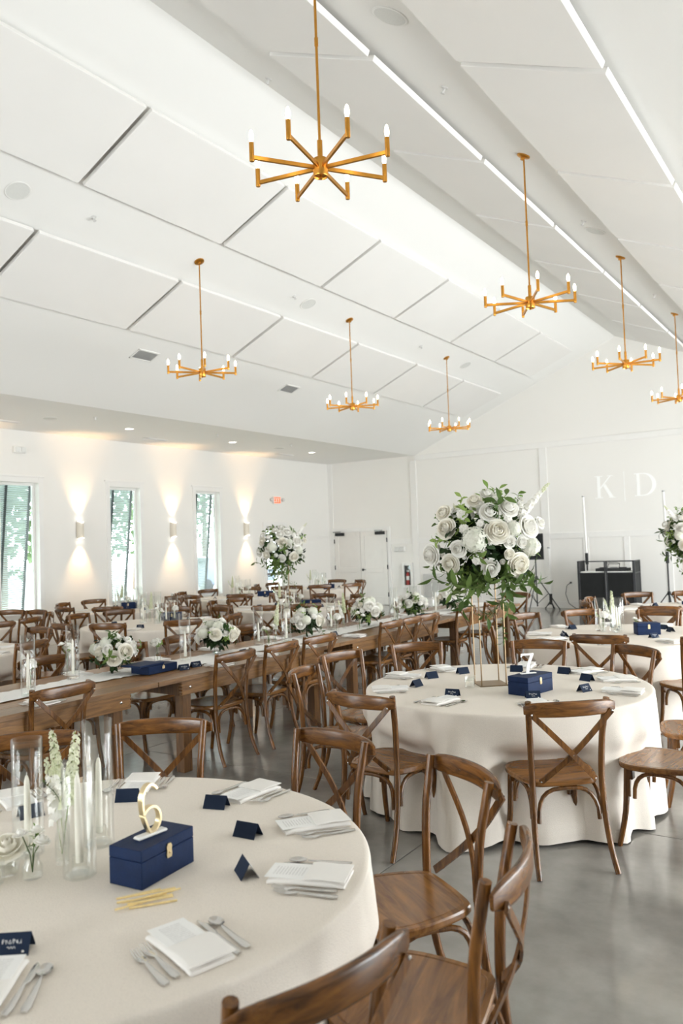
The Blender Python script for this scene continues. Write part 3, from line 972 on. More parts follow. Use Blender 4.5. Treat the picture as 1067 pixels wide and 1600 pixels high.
# ================================================================== CROSS-BACK CHAIR
def smooth_path(pts, n=6):
    """Catmull-Rom through pts"""
    P = [Vector(p) for p in pts]
    out = []
    for i in range(len(P) - 1):
        p0, p1, p2, p3 = P[max(i - 1, 0)], P[i], P[i + 1], P[min(i + 2, len(P) - 1)]
        for k in range(n):
            t = k / n
            out.append(0.5 * ((2 * p1) + (p2 - p0) * t + (2 * p0 - 5 * p1 + 4 * p2 - p3) * t * t + (3 * p1 - p0 - 3 * p2 + p3) * t ** 3))
    out.append(P[-1])
    return out
def chair_meshes():
    d = {}
    # seat outline, front is +Y
    half = [(0.0, 0.225), (0.10, 0.220), (0.175, 0.198), (0.218, 0.15), (0.232, 0.09), (0.230, 0.02), (0.216, -0.06), (0.198, -0.13), (0.176, -0.180), (0.150, -0.205), (0.08, -0.213), (0.0, -0.215)]
    hp = [(v.x, v.y) for v in smooth_path([(x, y, 0) for x, y in half], 3)]
    outl = hp + [(-x, y) for x, y in reversed(hp[1:-1])]
    n = len(outl)
    m = MB()
    rings = [(0.94, 0.432), (0.985, 0.436), (1.0, 0.443), (1.0, 0.458), (0.985, 0.4655), (0.90, 0.4665), (0.885, 0.4635), (0.87, 0.4655), (0.5, 0.463)]
    vs = [(x * s, y * s, z) for s, z in rings for x, y in outl]
    fs = [(r * n + i, r * n + (i + 1) % n, (r + 1) * n + (i + 1) % n, (r + 1) * n + i) for r in range(len(rings) - 1) for i in range(n)]
    vs += [(0, 0, 0.432), (0, 0, 0.462)]
    k = len(rings) * n
    fs += [(i, (i + 1) % n, k) for i in range(n)]
    fs += [((len(rings) - 1) * n + i, (len(rings) - 1) * n + (i + 1) % n, k + 1) for i in range(n)]
    m.add(vs, fs)
    d['seat'] = m.mesh('seat', 'seat_wood', True, 16)
    # back posts run from foot to rail
    for s, nm in ((1, 'postR'), (-1, 'postL')):
        pts = [(0.212, -0.315, 0.0), (0.203, -0.262, 0.12), (0.196, -0.228, 0.27), (0.192, -0.214, 0.42), (0.192, -0.213, 0.52), (0.198, -0.222, 0.68), (0.207, -0.243, 0.80), (0.214, -0.262, 0.895)]
        m = MB(); path = smooth_path([(s * x, y, z) for x, y, z in pts], 3)
        m.tube(path, 0.0168, 10, (0, 1, 0), [0.86 + 0.16 * min(1, i / 8) for i in range(len(path))])
        d[nm] = m.mesh('back_post', 'chair_wood_z')
    # bowed top rail behind the posts
    pts, scl = [], []
    for k in range(15):
        u = -1 + 2 * k / 14
        pts.append((0.248 * u, -0.282 - 0.052 * (1 - u * u), 0.858 + 0.004 * (1 - u * u)))
        e = 1 - abs(u) ** 10 * 0.45
        scl.append((e, e * (0.93 + 0.1 * (1 - u * u))))
    sec = [(-0.011, -0.028), (-0.0085, -0.037), (0, -0.040), (0.0085, -0.037), (0.011, -0.028), (0.011, 0.028), (0.0085, 0.037), (0, 0.040), (-0.0085, 0.037), (-0.011, 0.028)]
    m = MB(); m.sweep(pts, sec, (0, 0, 1), scl)
    d['top_rail'] = m.mesh('top_rail', 'chair_wood_x', True, 60)
    # crossed straps
    for s, nm in ((1, 'strapA'), (-1, 'strapB')):
        top = Vector((s * 0.218, -0.313, 0.84)); bot = Vector((-s * 0.150, -0.226, 0.468))
        path = []
        for k in range(11):
            t = k / 10
            p = top.lerp(bot, t)
            p.y += -0.042 * math.sin(PI * t ** 1.15) + (0.0055 if s > 0 else -0.0055) * math.sin(PI * min(1, max(0, t))) 
            path.append(p)
        m = MB(); m.sweep(path, [(-0.0145, -0.0045), (0.0145, -0.0045), (0.0145, 0.0045), (-0.0145, 0.0045)], (0, -1, 0))
        d[nm] = m.mesh('cross_strap', 'chair_wood_z', True, 30)
    # front legs with a thick shoulder block
    for s, nm in ((1, 'legR'), (-1, 'legL')):
        path = smooth_path([(s * 0.183, 0.150, 0.434), (s * 0.186, 0.155, 0.36), (s * 0.192, 0.166, 0.20), (s * 0.200, 0.190, 0.07), (s * 0.205, 0.205, 0.0)], 3)
        m = MB(); m.tube(path, 0.0185, 8, (0, 1, 0), [1.1 - 0.35 * i / (len(path) - 1) for i in range(len(path))])
        m.cbox(s * 0.175 - 0.023, s * 0.175 + 0.023, 0.118, 0.164, 0.375, 0.436, 0.004)
        d[nm] = m.mesh('front_leg', 'chair_wood_z')
    # bentwood arches under the seat
    def arch(a, b, zl, zt, n=12):
        A, B = Vector(a), Vector(b)
        out = []
        for k in range(n + 1):
            t = PI * k / n
            c, s_ = math.cos(t), math.sin(t)
            u = 0.5 - 0.5 * math.copysign(abs(c) ** 0.62, c)
            out.append(A.lerp(B, u) + Vector((0, 0, zl + (zt - zl) * abs(s_) ** 0.75)))
        return out
    for nm, a, b, zl in (('archB', (-0.166, -0.222, 0), (0.166, -0.222, 0), 0.255), ('archF', (-0.158, 0.155, 0), (0.158, 0.155, 0), 0.27),
                         ('archR', (0.190, -0.185, 0), (0.178, 0.118, 0), 0.27), ('archL', (-0.190, -0.185, 0), (-0.178, 0.118, 0), 0.27)):
        p = arch(a, b, zl, 0.420)
        if nm == 'archB':
            p = [Vector((q.x, q.y + 0.028 * max(0, (q.z - 0.30) / 0.12), q.z)) for q in p]
        m = MB(); m.tube(p, 0.0115, 8, (0, 0, 1) if False else (0.01, 1, 0) if nm in ('archB', 'archF') else (1, 0.01, 0))
        d[nm] = m.mesh('arch_brace', 'chair_wood_z')
    m = MB(); m.ball((0, 0, 0), 0.0055, 8, 4, (1, 0.5, 1)); d['screw'] = m.mesh('screw', 'silver')
    return d
CM = chair_meshes()
SCREWS = [(0.217, -0.318, 0.838), (-0.217, -0.318, 0.838), (0.148, -0.2315, 0.471), (-0.148, -0.2315, 0.471), (0.0, -0.3105, 0.62)]
N_CHAIR = 0
def chair(x, y, face_deg, label, group, screws=True):
    """x, y: centre under the seat; face_deg: compass of the sitter's gaze"""
    t = thing('cross_back_chair', label, 'chair', (x, y, 0), rad(face_deg - 90), group)
    link('seat', CM['seat'], t)
    for k in ('postR', 'postL'):
        link('back_post', CM[k], t)
    link('top_rail', CM['top_rail'], t)
    for k in ('strapA', 'strapB'):
        link('cross_strap', CM[k], t)
    for k in ('legR', 'legL'):
        link('front_leg', CM[k], t)
    for k in ('archB', 'archF', 'archR', 'archL'):
        link('arch_brace', CM[k], t)
    if screws:
        for p in SCREWS:
            link('screw', CM['screw'], t, p)
    return t
RAIL_BACK = 0.325
def chair_at_rail(mx, my, face_deg, label, group, screws=True):
    """place a chair by the middle of its top rail"""
    a = rad(face_deg)
    return chair(mx + RAIL_BACK * math.cos(a), my + RAIL_BACK * math.sin(a), face_deg, label, group, screws)

TABLES = {'six': (-2.185, 1.66), 'seven': (-2.14, 5.107), 'eight': (-2.15, 8.15), 'nine': (-2.05, 11.2),
          'A1': (-8.2, 4.5), 'A2': (-8.2, 7.55), 'A3': (-7.95, 10.25), 'B1': (-10.8, 6.3), 'B2': (-10.8, 9.35), 'B3': (-10.6, 12.1), 'B4': (-10.75, 14.85)}
TNAME = {'six': 'round table six in the foreground', 'seven': 'round table seven', 'eight': 'the round table behind table seven',
         'nine': 'the farthest right round table', 'A1': 'the round table cut by the left edge', 'A2': 'the left-middle round table',
         'A3': 'the distant tall-flower table', 'B1': 'the left-edge window table', 'B2': 'the candle-crowded window table',
         'B3': 'the third-window table', 'B4': 'the table nearest the double door'}
# (rail middle x, y, facing or None for straight at the table)
CHAIRS = {
 'six': [(-3.43, 2.35, -36), (-3.05, 2.86, -55), (-2.08, 3.02, -100), (-1.32, 2.80, -124), (-0.845, 2.09, -167), (-0.945, 1.335, 166)],
 'seven': [(-3.40, 4.45, 14), (-3.61, 5.24, -10), (-3.30, 5.95, -42), (-2.38, 6.43, -76), (-1.54, 6.29, -123), (-0.735, 5.74, -165), (-0.75, 4.79, 176), (-1.35, 4.085, 131), (-2.50, 3.80, 84)],
 'eight': [(-2.03, 6.89, 95), (-2.91, 9.24, -50), (-2.08, 9.44, -91), (-3.39, 8.65, -20), (-1.16, 7.05, 130), (-3.35, 7.5, 28)],
 'nine': [(-2.15, 9.78, 92), (-3.26, 10.45, 30), (-3.38, 11.05, 6), (-2.98, 12.1, -50), (-2.30, 12.45, -80)],
 'A1': [(-8.22, 5.84, None), (-7.35, 5.55, None), (-7.0, 4.9, None)],
 'A2': [(-7.73, 6.37, None), (-7.06, 7.0, None), (-9.45, 7.25, None), (-9.36, 7.94, None), (-8.79, 8.6, None), (-7.0, 7.88, None), (-8.01, 8.68, None), (-8.42, 6.2, None)],
 'A3': [(-7.4, 9.0, None), (-7.0, 9.41, None), (-8.32, 9.02, None), (-9.1, 9.6, None), (-9.16, 10.29, None), (-8.74, 11.15, None), (-8.08, 11.4, None), (-7.27, 11.3, None), (-6.75, 10.4, None)],
 'B1': [(-9.8, 6.7, None), (-10.85, 7.66, None), (-11.38, 7.56, None), (-10.18, 7.41, None), (-9.5, 6.1, None)],
 'B2': [(-10.88, 8.1, None), (-10.07, 8.32, None), (-11.86, 8.8, None), (-11.98, 9.58, None), (-9.66, 9.2, None), (-10.83, 10.52, None), (-9.68, 9.94, None)],
 'B3': [(-10.76, 10.82, None), (-11.5, 11.1, None), (-11.76, 11.54, None), (-11.82, 12.41, None), (-9.79, 11.15, None), (-9.3, 11.75, None), (-11.3, 13.2, None), (-10.59, 13.38, None)],
 'B4': [(-11.93, 14.1, None), (-12.03, 14.8, None), (-10.52, 13.65, None), (-9.95, 13.9, None), (-9.46, 14.5, None), (-10.95, 16.05, None), (-10.15, 15.9, None)]}
CHAIR_SEATS = {}
for key, lst in CHAIRS.items():
    cx, cy = TABLES[key]
    rows = []
    for mx, my, fd in lst:
        if fd is None:
            d = math.hypot(cx - mx, cy - my)
            fd = math.degrees(math.atan2(cy - my, cx - mx))
            if d < 1.2:
                k = 1.2 / d
                mx, my = cx + (mx - cx) * k, cy + (my - cy) * k
        # screen order, left to right
        dep = CAM_FWD.dot(Vector((mx, my, -0.85)))
        sx = CAM_RIGHT.dot(Vector((mx, my, -0.85))) / dep
        rows.append((sx, mx, my, fd))
    rows.sort()
    CHAIR_SEATS[key] = []
    for k, (sx, mx, my, fd) in enumerate(rows):
        word = ORD[k] + ' from left' if k < len(rows) - 1 else 'rightmost'
        if k == 0:
            word = 'leftmost'
        chair_at_rail(mx, my, fd, 'brown cross-back chair, %s around %s' % (word, TNAME[key]), 'cross-back chairs at round tables', key in ('six', 'seven', 'eight'))
        a = rad(fd)
        CHAIR_SEATS[key].append((mx + (RAIL_BACK + 0.20) * math.cos(a), my + (RAIL_BACK + 0.20) * math.sin(a)))
# chairs along the farm tables
for k, y in enumerate((2.4, 3.31, 5.0, 5.62, 6.2, 7.57, 7.98, 8.4, 9.46, 10.3)):
    chair_at_rail(-4.41, y, 180 + (k * 37 % 7 - 3), 'brown cross-back chair, %s from left on the near side of the farm tables' % ORD[k], 'cross-back chairs at the farm tables')
for k, y in enumerate((4.15, 5.02, 5.72, 6.75, 7.5, 8.5, 9.3, 10.2)):
    chair_at_rail(-5.86, y, 0 + (k * 29 % 7 - 3), 'brown cross-back chair, %s from left on the far side of the farm tables' % ORD[k], 'cross-back chairs at the farm tables', False)
chair_at_rail(-4.75, 11.95, -95, 'brown cross-back chair at the far end of the farm tables', 'cross-back chairs at the farm tables', False)

# ================================================================== ROUND TABLES AND THEIR CLOTHS
TR, TZ = 0.945, 0.76
m = MB(); m.lathe([(0, 0.725), (0.90, 0.725), (0.905, 0.735), (0.905, 0.745), (0.90, 0.752), (0, 0.752)], 48); RT_TOP = m.mesh('tabletop', 'farm_side')
m = MB(); m.tube([(0.42, 0.0, 0.724), (0.44, 0.0, 0.0)], 0.016, 8, (0, 1, 0)); RT_LEG = m.mesh('leg', 'steel_grey')
def table_cloth(key, seed):
    cx, cy = TABLES[key]
    r = random.Random(seed)
    NA, far = (160, False) if key in ('six', 'seven', 'eight') else (112, True)
    ph = [r.uniform(0, 2 * PI) for _ in range(6)]
    nf = r.choice((13, 14, 15))
    def fold(a):
        w = a + 0.10 * math.sin(3 * a + ph[3])
        q = math.sin(nf * w + ph[0]) + 0.5 * math.sin((nf + 5) * w + ph[1]) + 0.35 * math.sin(5 * w + ph[2])
        q /= 1.5
        return math.copysign(abs(q) ** 1.25, q)
    seats = [(math.atan2(y - cy, x - cx), math.hypot(x - cx, y - cy)) for x, y in CHAIR_SEATS[key]]
    rows = [(0.0, TZ), (0.3, TZ), (0.6, TZ), (0.85, TZ), (0.925, TZ), (0.937, TZ - 0.002), (0.943, TZ - 0.007), (TR, TZ - 0.016), (TR + 0.001, TZ - 0.04)]
    NZ = 22
    vs, fs = [], []
    for ri in range(1, len(rows)):
        for j in range(NA):
            a = 2 * PI * j / NA
            R, z = rows[ri]
            vs.append((R * math.cos(a), R * math.sin(a), z + (0.0008 * math.sin(9 * a + 5 * R + ph[4]) if ri < 5 else 0)))
    base = len(rows) - 1
    for k in range(1, NZ + 1):
        s = k / NZ
        for j in range(NA):
            a = 2 * PI * j / NA
            fo = fold(a)
            amp = 0.085 * s ** 0.62
            R = TR + 0.001 + 0.022 * s + amp * (fo if fo > 0 else 0.55 * fo)
            R = max(R, TR - 0.02)
            z = TZ - 0.04 - (TZ - 0.04 - 0.005 - 0.025 * (0.5 - 0.5 * fo)) * s
            for sa, sd in seats:
                da = abs((a - sa + PI) % (2 * PI) - PI)
                wdt = 0.22 / max(sd, 0.3)
                if sd < 1.03 and da < wdt * 1.25:
                    lim = max(sd + 0.005 + 0.2 * amp * fo, 0.76)
                    wz = min(1, max(0, (0.575 - z) / 0.085)) * (1 - 0.45 * min(1, max(0, (0.42 - z) / 0.34)))
                    wa = min(1, max(0, (wdt * 1.25 - da) / (wdt * 0.3)))
                    if R > lim:
                        R += (lim - R) * wz * wa
            vs.append((R * math.cos(a), R * math.sin(a), z))
    nr = base + NZ
    for i in range(nr - 1):
        for j in range(NA):
            fs.append((i * NA + j, i * NA + (j + 1) % NA, (i + 1) * NA + (j + 1) % NA, (i + 1) * NA + j))
    c = len(vs)
    vs.append((0, 0, TZ))
    fs += [(j, (j + 1) % NA, c) for j in range(NA)]
    m = MB(); m.add(vs, fs)
    me = m.mesh('tablecloth', 'linen', True, 70)
    return me
CLOTH_LAB = {k: ('ivory floor-length linen cloth draped over ' + v) for k, v in TNAME.items()}
for i, key in enumerate(TABLES):
    cx, cy = TABLES[key]
    t = thing('round_table', 'round folding banquet table beneath the cloth of ' + TNAME[key], 'table', (cx, cy, 0), 0.3 * i, 'round banquet tables')
    link('tabletop', RT_TOP, t)
    for k in range(4):
        link('leg', RT_LEG, t, None, (0, 0, k * PI / 2))
    o = link('tablecloth', table_cloth(key, 11 + i), None, (cx, cy, 0))
    tag(o, CLOTH_LAB[key], 'tablecloth', 'ivory round tablecloths')

# ================================================================== FARM TABLES
FX0, FX1 = -5.60, -4.54
def farm_table(y0, label):
    L = 2.44
    t = thing('farm_table', label, 'table', ((FX0 + FX1) / 2, y0 + L / 2, 0), 0, 'farm tables in a row')
    w = FX1 - FX0
    n = 5
    for k in range(n):
        x0 = -w/2 + w * k / n; x1 = x0 + w / n
        m = MB(); m.cbox(x0 + 0.001, x1 - 0.001, -L/2 + 0.002, L/2 - 0.002, 0.722, TZ, 0.0025)
        link('plank', m.mesh('plank', 'farm_top', False), t)
    ly = L/2 - 0.30
    for s in (-1, 1):
        m = MB(); m.cbox(s * (w/2 - 0.035) - 0.016, s * (w/2 - 0.035) + 0.016, -ly - 0.045, ly + 0.045, 0.612, 0.7215, 0.003)
        ap = link('apron', m.mesh('apron', 'farm_side', False), t)
        for e in (-1, 1):
            m = MB(); m.ball((s * (w/2 - 0.017), e * (ly - 0.045), 0.668), 0.011, 8, 4, (0.6, 1, 1)); link('bolt', m.mesh('bolt', 'silver'), ap)
            # finger joint end grain
            m = MB()
            for q in range(4):
                m.box(s * (w/2 - 0.035) - 0.0165, s * (w/2 - 0.035) + 0.0165, e * (ly + 0.038), e * (ly + 0.0462), 0.622 + q * 0.025, 0.634 + q * 0.025)
            link('finger_joint', m.mesh('finger_joint', 'chair_wood_x', False), ap)
        m = MB(); m.cbox(-w/2 + 0.055, w/2 - 0.055, s * ly - 0.016 + s * 0.03, s * ly + 0.016 + s * 0.03, 0.612, 0.7215, 0.003)
        link('end_apron', m.mesh('end_apron', 'farm_leg', False), t)
        for e in (-1, 1):
            m = MB(); m.cbox(s * (w/2 - 0.10) - 0.045, s * (w/2 - 0.10) + 0.045, e * (ly - 0.045) - 0.045, e * (ly - 0.045) + 0.045, 0.0, 0.7215, 0.004)
            link('leg', m.mesh('leg', 'farm_leg', False), t)
FT_Y = [1.78, 4.22, 6.66, 9.10]
for y0, lab in zip(FT_Y, ('brown plank farm table cut by the left picture edge', 'brown plank farm table holding the shallow navy tray',
                          'brown plank farm table in the middle of the row', 'brown plank farm table at the far end of the row')):
    farm_table(y0, lab)

# gauze runner along the farm tables
def runner():
    r = random.Random(5)
    vs, fs = [], []
    NY, NX = 220, 7
    y0, y1 = 1.85, 11.5
    for i in range(NY + 1):
        y = y0 + (y1 - y0) * i / NY
        xc = -5.10 + 0.05 * math.sin(y * 1.3) + 0.02 * math.sin(y * 4.1)
        w = 0.19 + 0.025 * math.sin(y * 2.7 + 1) + r.uniform(-0.008, 0.008)
        for j in range(NX + 1):
            u = -1 + 2 * j / NX
            z = TZ + 0.003 + 0.006 * (math.sin(y * 31 + 3 * u + 2 * math.sin(y * 7)) ** 2) * (0.4 + 0.6 * abs(u)) + r.uniform(0, 0.002)
            vs.append((xc + w * u, y, z))
    for i in range(NY):
        for j in range(NX):
            a = i * (NX + 1) + j
            fs.append((a, a + 1, a + NX + 2, a + NX + 1))
    m = MB(); m.add(vs, fs)
    o = link('table_runner', m.mesh('table_runner', 'gauze', True, 180))
    tag(o, 'crinkled white gauze runner along the farm tables', 'table runner')
runner()

# ================================================================== PLACE SETTINGS
def napkin_meshes():
    d = {}
    def slab(w, l, z0, z1, y0, fold_r=True, jit=0.0):
        """soft folded cloth layer: rounded long edges, rounded outer fold"""
        m = MB(); NY = 10
        h = (z1 - z0)
        sec = [(-w/2, 0.3), (-w/2 - 0.002, 0.5), (-w/2 + 0.001, 0.85), (-w/2 + 0.006, 1.0), (w/2 - 0.006, 1.0), (w/2 - 0.001, 0.85), (w/2 + 0.002, 0.5), (w/2, 0.3), (w/2 - 0.003, 0.0), (-w/2 + 0.003, 0.0)]
        vs, fs = [], []
        k = len(sec)
        for i in range(NY + 1):
            t = i / NY
            e = min(1.0, 0.55 + 3.5 * t)
            e2 = min(1.0, 0.7 + 3 * (1 - t))
            for a, b in sec:
                vs.append((a, y0 + l * t, z0 + h * b * min(e, e2) + 0.0012 * math.sin(7 * t + 40 * a)))
        for i in range(NY):
            for j in range(k):
                fs.append((i * k + j, i * k + (j + 1) % k, (i + 1) * k + (j + 1) % k, (i + 1) * k + j))
        fs += [tuple(range(k)), tuple(NY * k + j for j in range(k))]
        m.add(vs, fs)
        return m
    d['fold'] = slab(0.120, 0.235, 0.0, 0.017, -0.125).mesh('fold', 'napkin_cloth', True, 60)
    d['pocket'] = slab(0.123, 0.125, 0.0195, 0.026, -0.127).mesh('pocket', 'napkin_cloth', True, 60)
    m = MB(); m.cbox(-0.052, 0.052, -0.055, 0.120, 0.0178, 0.0190, 0.0003); d['menu'] = m.mesh('menu_card', 'menu_print', False)
    return d
NM = napkin_meshes()
def cutlery_meshes():
    d = {}
    hs = [(-1, 0), (-0.7, 0.8), (0, 1), (0.7, 0.8), (1, 0), (0.7, -0.6), (0, -0.8), (-0.7, -0.6)]
    def handle(m, y0, y1):
        path, sc = [], []
        for k in range(9):
            t = k / 8
            path.append((0, y0 + (y1 - y0) * t, 0.004 + 0.006 * max(0, t - 0.6)))
            w = 0.0085 * (1 - t) ** 0.7 + 0.0035
            if k == 0: w *= 0.55
            sc.append((w, 0.0022))
        m.sweep(path, hs, (0, 0, 1), sc)
    m = MB(); handle(m, -0.10, 0.02)
    m.sweep([(0, 0.018, 0.0065), (0, 0.03, 0.006), (0, 0.042, 0.0045), (0, 0.055, 0.004)], hs, (0, 0, 1), [(0.0035, 0.0015), (0.010, 0.0014), (0.0125, 0.0013), (0.0122, 0.0012)])
    for x in (-0.0100, -0.0034, 0.0034, 0.0100):
        m.sweep([(x, 0.054, 0.004), (x, 0.075, 0.0065), (x * 0.95, 0.093, 0.011)], hs, (0, 0, 1), [(0.0022, 0.0011), (0.0018, 0.001), (0.001, 0.0007)])
    d['fork'] = m.mesh('fork', 'silver', True, 60)
    m = MB(); handle(m, -0.105, 0.02)
    m.sweep([(0, 0.015, 0.006), (0.001, 0.03, 0.005), (0.001, 0.07, 0.005), (-0.001, 0.10, 0.005), (-0.004, 0.115, 0.005)], hs, (0, 0, 1), [(0.004, 0.0018), (0.0085, 0.0012), (0.0095, 0.001), (0.0075, 0.0009), (0.002, 0.0008)])
    d['knife'] = m.mesh('knife', 'silver', True, 60)
    m = MB(); handle(m, -0.10, 0.04)
    # spoon bowl: shallow ellipsoid shell
    vs, fs = [], []
    NR, NA = 4, 14
    for i in range(NR + 1):
        r_ = i / NR
        for j in range(NA):
            a = 2 * PI * j / NA
            vs.append((0.0185 * r_ * math.cos(a), 0.070 + 0.029 * r_ * math.sin(a), 0.0025 + 0.0065 * r_ * r_))
    for i in range(NR):
        for j in range(NA):
            fs.append((i * NA + j, i * NA + (j + 1) % NA, (i + 1) * NA + (j + 1) % NA, (i + 1) * NA + j))
    o = len(vs)
    vs += [(x, y, z - 0.0012) for x, y, z in vs]
    fs += [tuple(o + q for q in reversed(f)) for f in fs]
    m.add(vs, fs)
    d['spoon'] = m.mesh('spoon', 'silver', True, 60)
    return d
CU = cutlery_meshes()
m = MB()
W2, D2_, H2 = 0.045, 0.028, 0.046
for s in (-1, 1):
    m.add([(-W2, s * D2_, 0), (W2, s * D2_, 0), (W2, 0, H2), (-W2, 0, H2), (-W2, s * (D2_ - 0.0012), 0), (W2, s * (D2_ - 0.0012), 0), (W2, 0, H2 - 0.0014), (-W2, 0, H2 - 0.0014)],
          [(0, 1, 2, 3), (7, 6, 5, 4), (0, 4, 5, 1), (1, 5, 6, 2), (3, 7, 4, 0), (2, 6, 7, 3)])
CARD = m.mesh('place_card', 'navy_card', False)
# handwriting: one looping stroke, a short second line and a tiny motif, laid on the outer panel
m = MB()
def on_panel(u, v):   # u across, v up the panel facing -Y
    return Vector((u, -D2_ * (1 - v) - 0.0006, H2 * v + 0.0004))
pts = [on_panel(-0.026 + 0.052 * k / 40 + 0.0022 * math.sin(k * 0.9 + 1), 0.60 + 0.09 * math.sin(k * 1.25) * (1.6 if k in (0, 1, 2, 20, 21, 22) else 1)) for k in range(41)]
m.tube(pts, 0.00048, 4)
pts = [on_panel(-0.010 + 0.020 * k / 12, 0.36 + 0.05 * math.sin(k * 1.4)) for k in range(13)]
m.tube(pts, 0.0006, 4)
c_ = on_panel(0.030, 0.18)
m.ball(c_, 0.0035, 6, 4, (1, 0.35, 1))
CARD_TXT = m.mesh('lettering', 'letter_white', False)

def place_setting(key, ang, r, where, card_r=None, card_rot=0, cutlery=True, z=TZ, centre=None, inward=None, card_ang=None, card=True):
    cx, cy = centre if centre else TABLES[key]
    a = rad(ang)
    px, py = cx + r * math.cos(a), cy + r * math.sin(a)
    rz = a + PI / 2
    M = Matrix.Translation((px, py, z + 0.0012)) @ Matrix.Rotation(rz, 4, 'Z')
    n = thing('napkin', 'folded white napkin pocket, %s' % where, 'napkin', M.translation, rz, 'folded napkins')
    link('fold', NM['fold'], n); link('pocket', NM['pocket'], n)
    o = link('menu_card', NM['menu'], None, M.translation, (0, 0, rz))
    tag(o, 'white printed menu card, %s' % where, 'menu', 'menu cards')
    if cutlery:
        for nm, x, y, lab in (('fork', -0.082, 0.0, 'silver inner fork'), ('fork', -0.113, -0.012, 'silver outer fork'), ('knife', 0.084, 0.0, 'silver knife'), ('spoon', 0.116, 0.004, 'silver spoon')):
            p = M @ Vector((x, y - 0.01, 0.0))
            o = link(nm, CU[nm], None, p, (0, 0, rz + (hash_(x + ang) - 0.5) * 0.12))
            tag(o, '%s, %s' % (lab, where), nm, 'place setting cutlery')
    if card:
        cr = card_r if card_r else r - 0.25
        ca = rad(card_ang) if card_ang is not None else a
        p = (cx + cr * math.cos(ca), cy + cr * math.sin(ca), z + 0.001)
        place_card(p, ca + PI / 2 + rad(card_rot), 'navy tent place card, %s' % where)
def place_card(p, rz, label):
    t = thing('place_card', label, 'place card', p, rz, 'navy place cards')
    link('card', CARD, t); link('lettering', CARD_TXT, t)
def hash_(x):
    v = math.sin(x * 127.1 + 3.7) * 43758.5453
    return v - math.floor(v)

for ang, r, cr, crot, where in ((124, 0.80, 0.62, 0, 'back edge of table six'), (87, 0.80, 0.62, 20, 'back right of table six'), (53, 0.79, 0.56, 42, 'upper right of table six'),
                          (20, 0.775, 0.58, 35, 'right edge of table six'), (-17, 0.745, 0.55, 0, 'front edge of table six'), (159, 0.80, 0.57, 0, 'far left of table six'), (-53, 0.74, 0.56, 0, 'front left corner of table six')):
    place_setting('six', ang, r, where, cr, crot, card=ang != -17)
for ang, r, cr, ca, crot, where in ((-101, 0.70, 0.52, -107, 25, 'front left of table seven'), (-143, 0.78, 0.60, -152, -35, 'lower left of table seven'), (178, 0.80, 0.59, 175, -25, 'left edge of table seven'),
                          (148, 0.78, 0.56, 146, 0, 'back left of table seven'), (101, 0.78, 0.56, 104, 0, 'back edge of table seven'), (64, 0.76, 0.62, 70, 15, 'back right of table seven'),
                          (36, 0.76, 0.57, 39, 30, 'upper right of table seven'), (3, 0.76, 0.54, -2, -20, 'right edge of table seven'), (-51, 0.70, 0.49, -48, -10, 'front of table seven')):
    place_setting('seven', ang, r, where, cr, crot, card_ang=ca)
for ang, r, cr, ca, where in ((-160, 0.80, 0.58, -151, 'left edge of the table behind seven'), (154, 0.82, 0.66, 155, 'back left of the table behind seven'), (-128, 0.80, 0.60, -140, 'front left of the table behind seven'),
                          (-82, 0.78, 0.58, -80, 'front of the table behind seven'), (-41, 0.72, 0.40, -32, 'front right of the table behind seven'), (30, 0.76, 0.50, 40, 'right of the table behind seven'), (75, 0.80, 0.59, 62, 'back of the table behind seven'), (115, 0.80, 0.60, 112, 'back middle of the table behind seven')):
    place_setting('eight', ang, r, where, cr, 0, cutlery=ang in (-160, -128, -82, -41), card_ang=ca)
for key, angs in (('nine', (-150, -100, -60, 160, 110, 60)), ('A1', (60, 20, -20, 100)), ('A2', (-150, -105, -60, -15, 30, 75, 120)), ('A3', (-120, -75, -30, 15, 150, -165)),
                  ('B1', (-20, 30, 70)), ('B2', (-140, -95, -50, -5, 40, 160)), ('B3', (-120, -75, -30, 15, 60, 160)), ('B4', (-120, -70, -20, 30, 170))):
    angs2 = sorted(angs, key=lambda q: math.cos(rad(q) - rad(-33.9)))
    for k, q in enumerate(sorted(angs, key=lambda q: math.cos(rad(q)) * CAM_RIGHT.x + math.sin(rad(q)) * CAM_RIGHT.y)):
        place_setting(key, q, 0.77, '%s from left on %s' % (ORD[k], TNAME[key]), 0.54, (k * 41 % 50) - 25, cutlery=False)
# settings along the farm tables (near side: guests face -x; far side face +x)
for k, y in enumerate((2.4, 3.32, 5.05, 5.65, 6.25, 7.15, 7.98, 8.45, 9.5, 10.3)):
    place_setting(None, 0, 0.0, '%s from left on the near farm table edge' % ORD[k], 0.0, 0, cutlery=k < 6, centre=(-4.70, y), card=k in (3, 5, 7))
for k, y in enumerate((4.2, 5.05, 5.75, 6.7, 7.5, 8.5, 9.4)):
    place_setting(None, 180, 0.0, '%s from left on the far farm table edge' % ORD[k], 0.0, 0, cutlery=False, centre=(-5.44, y), card=False)
for k, (x, y, r_) in enumerate(((-4.80, 4.74, 70), (-4.82, 4.90, 75), (-4.80, 5.20, 60))):
    place_card((x, y, TZ + 0.001), rad(r_), 'navy place card, %s beside the shallow navy tray' % ORD[k])

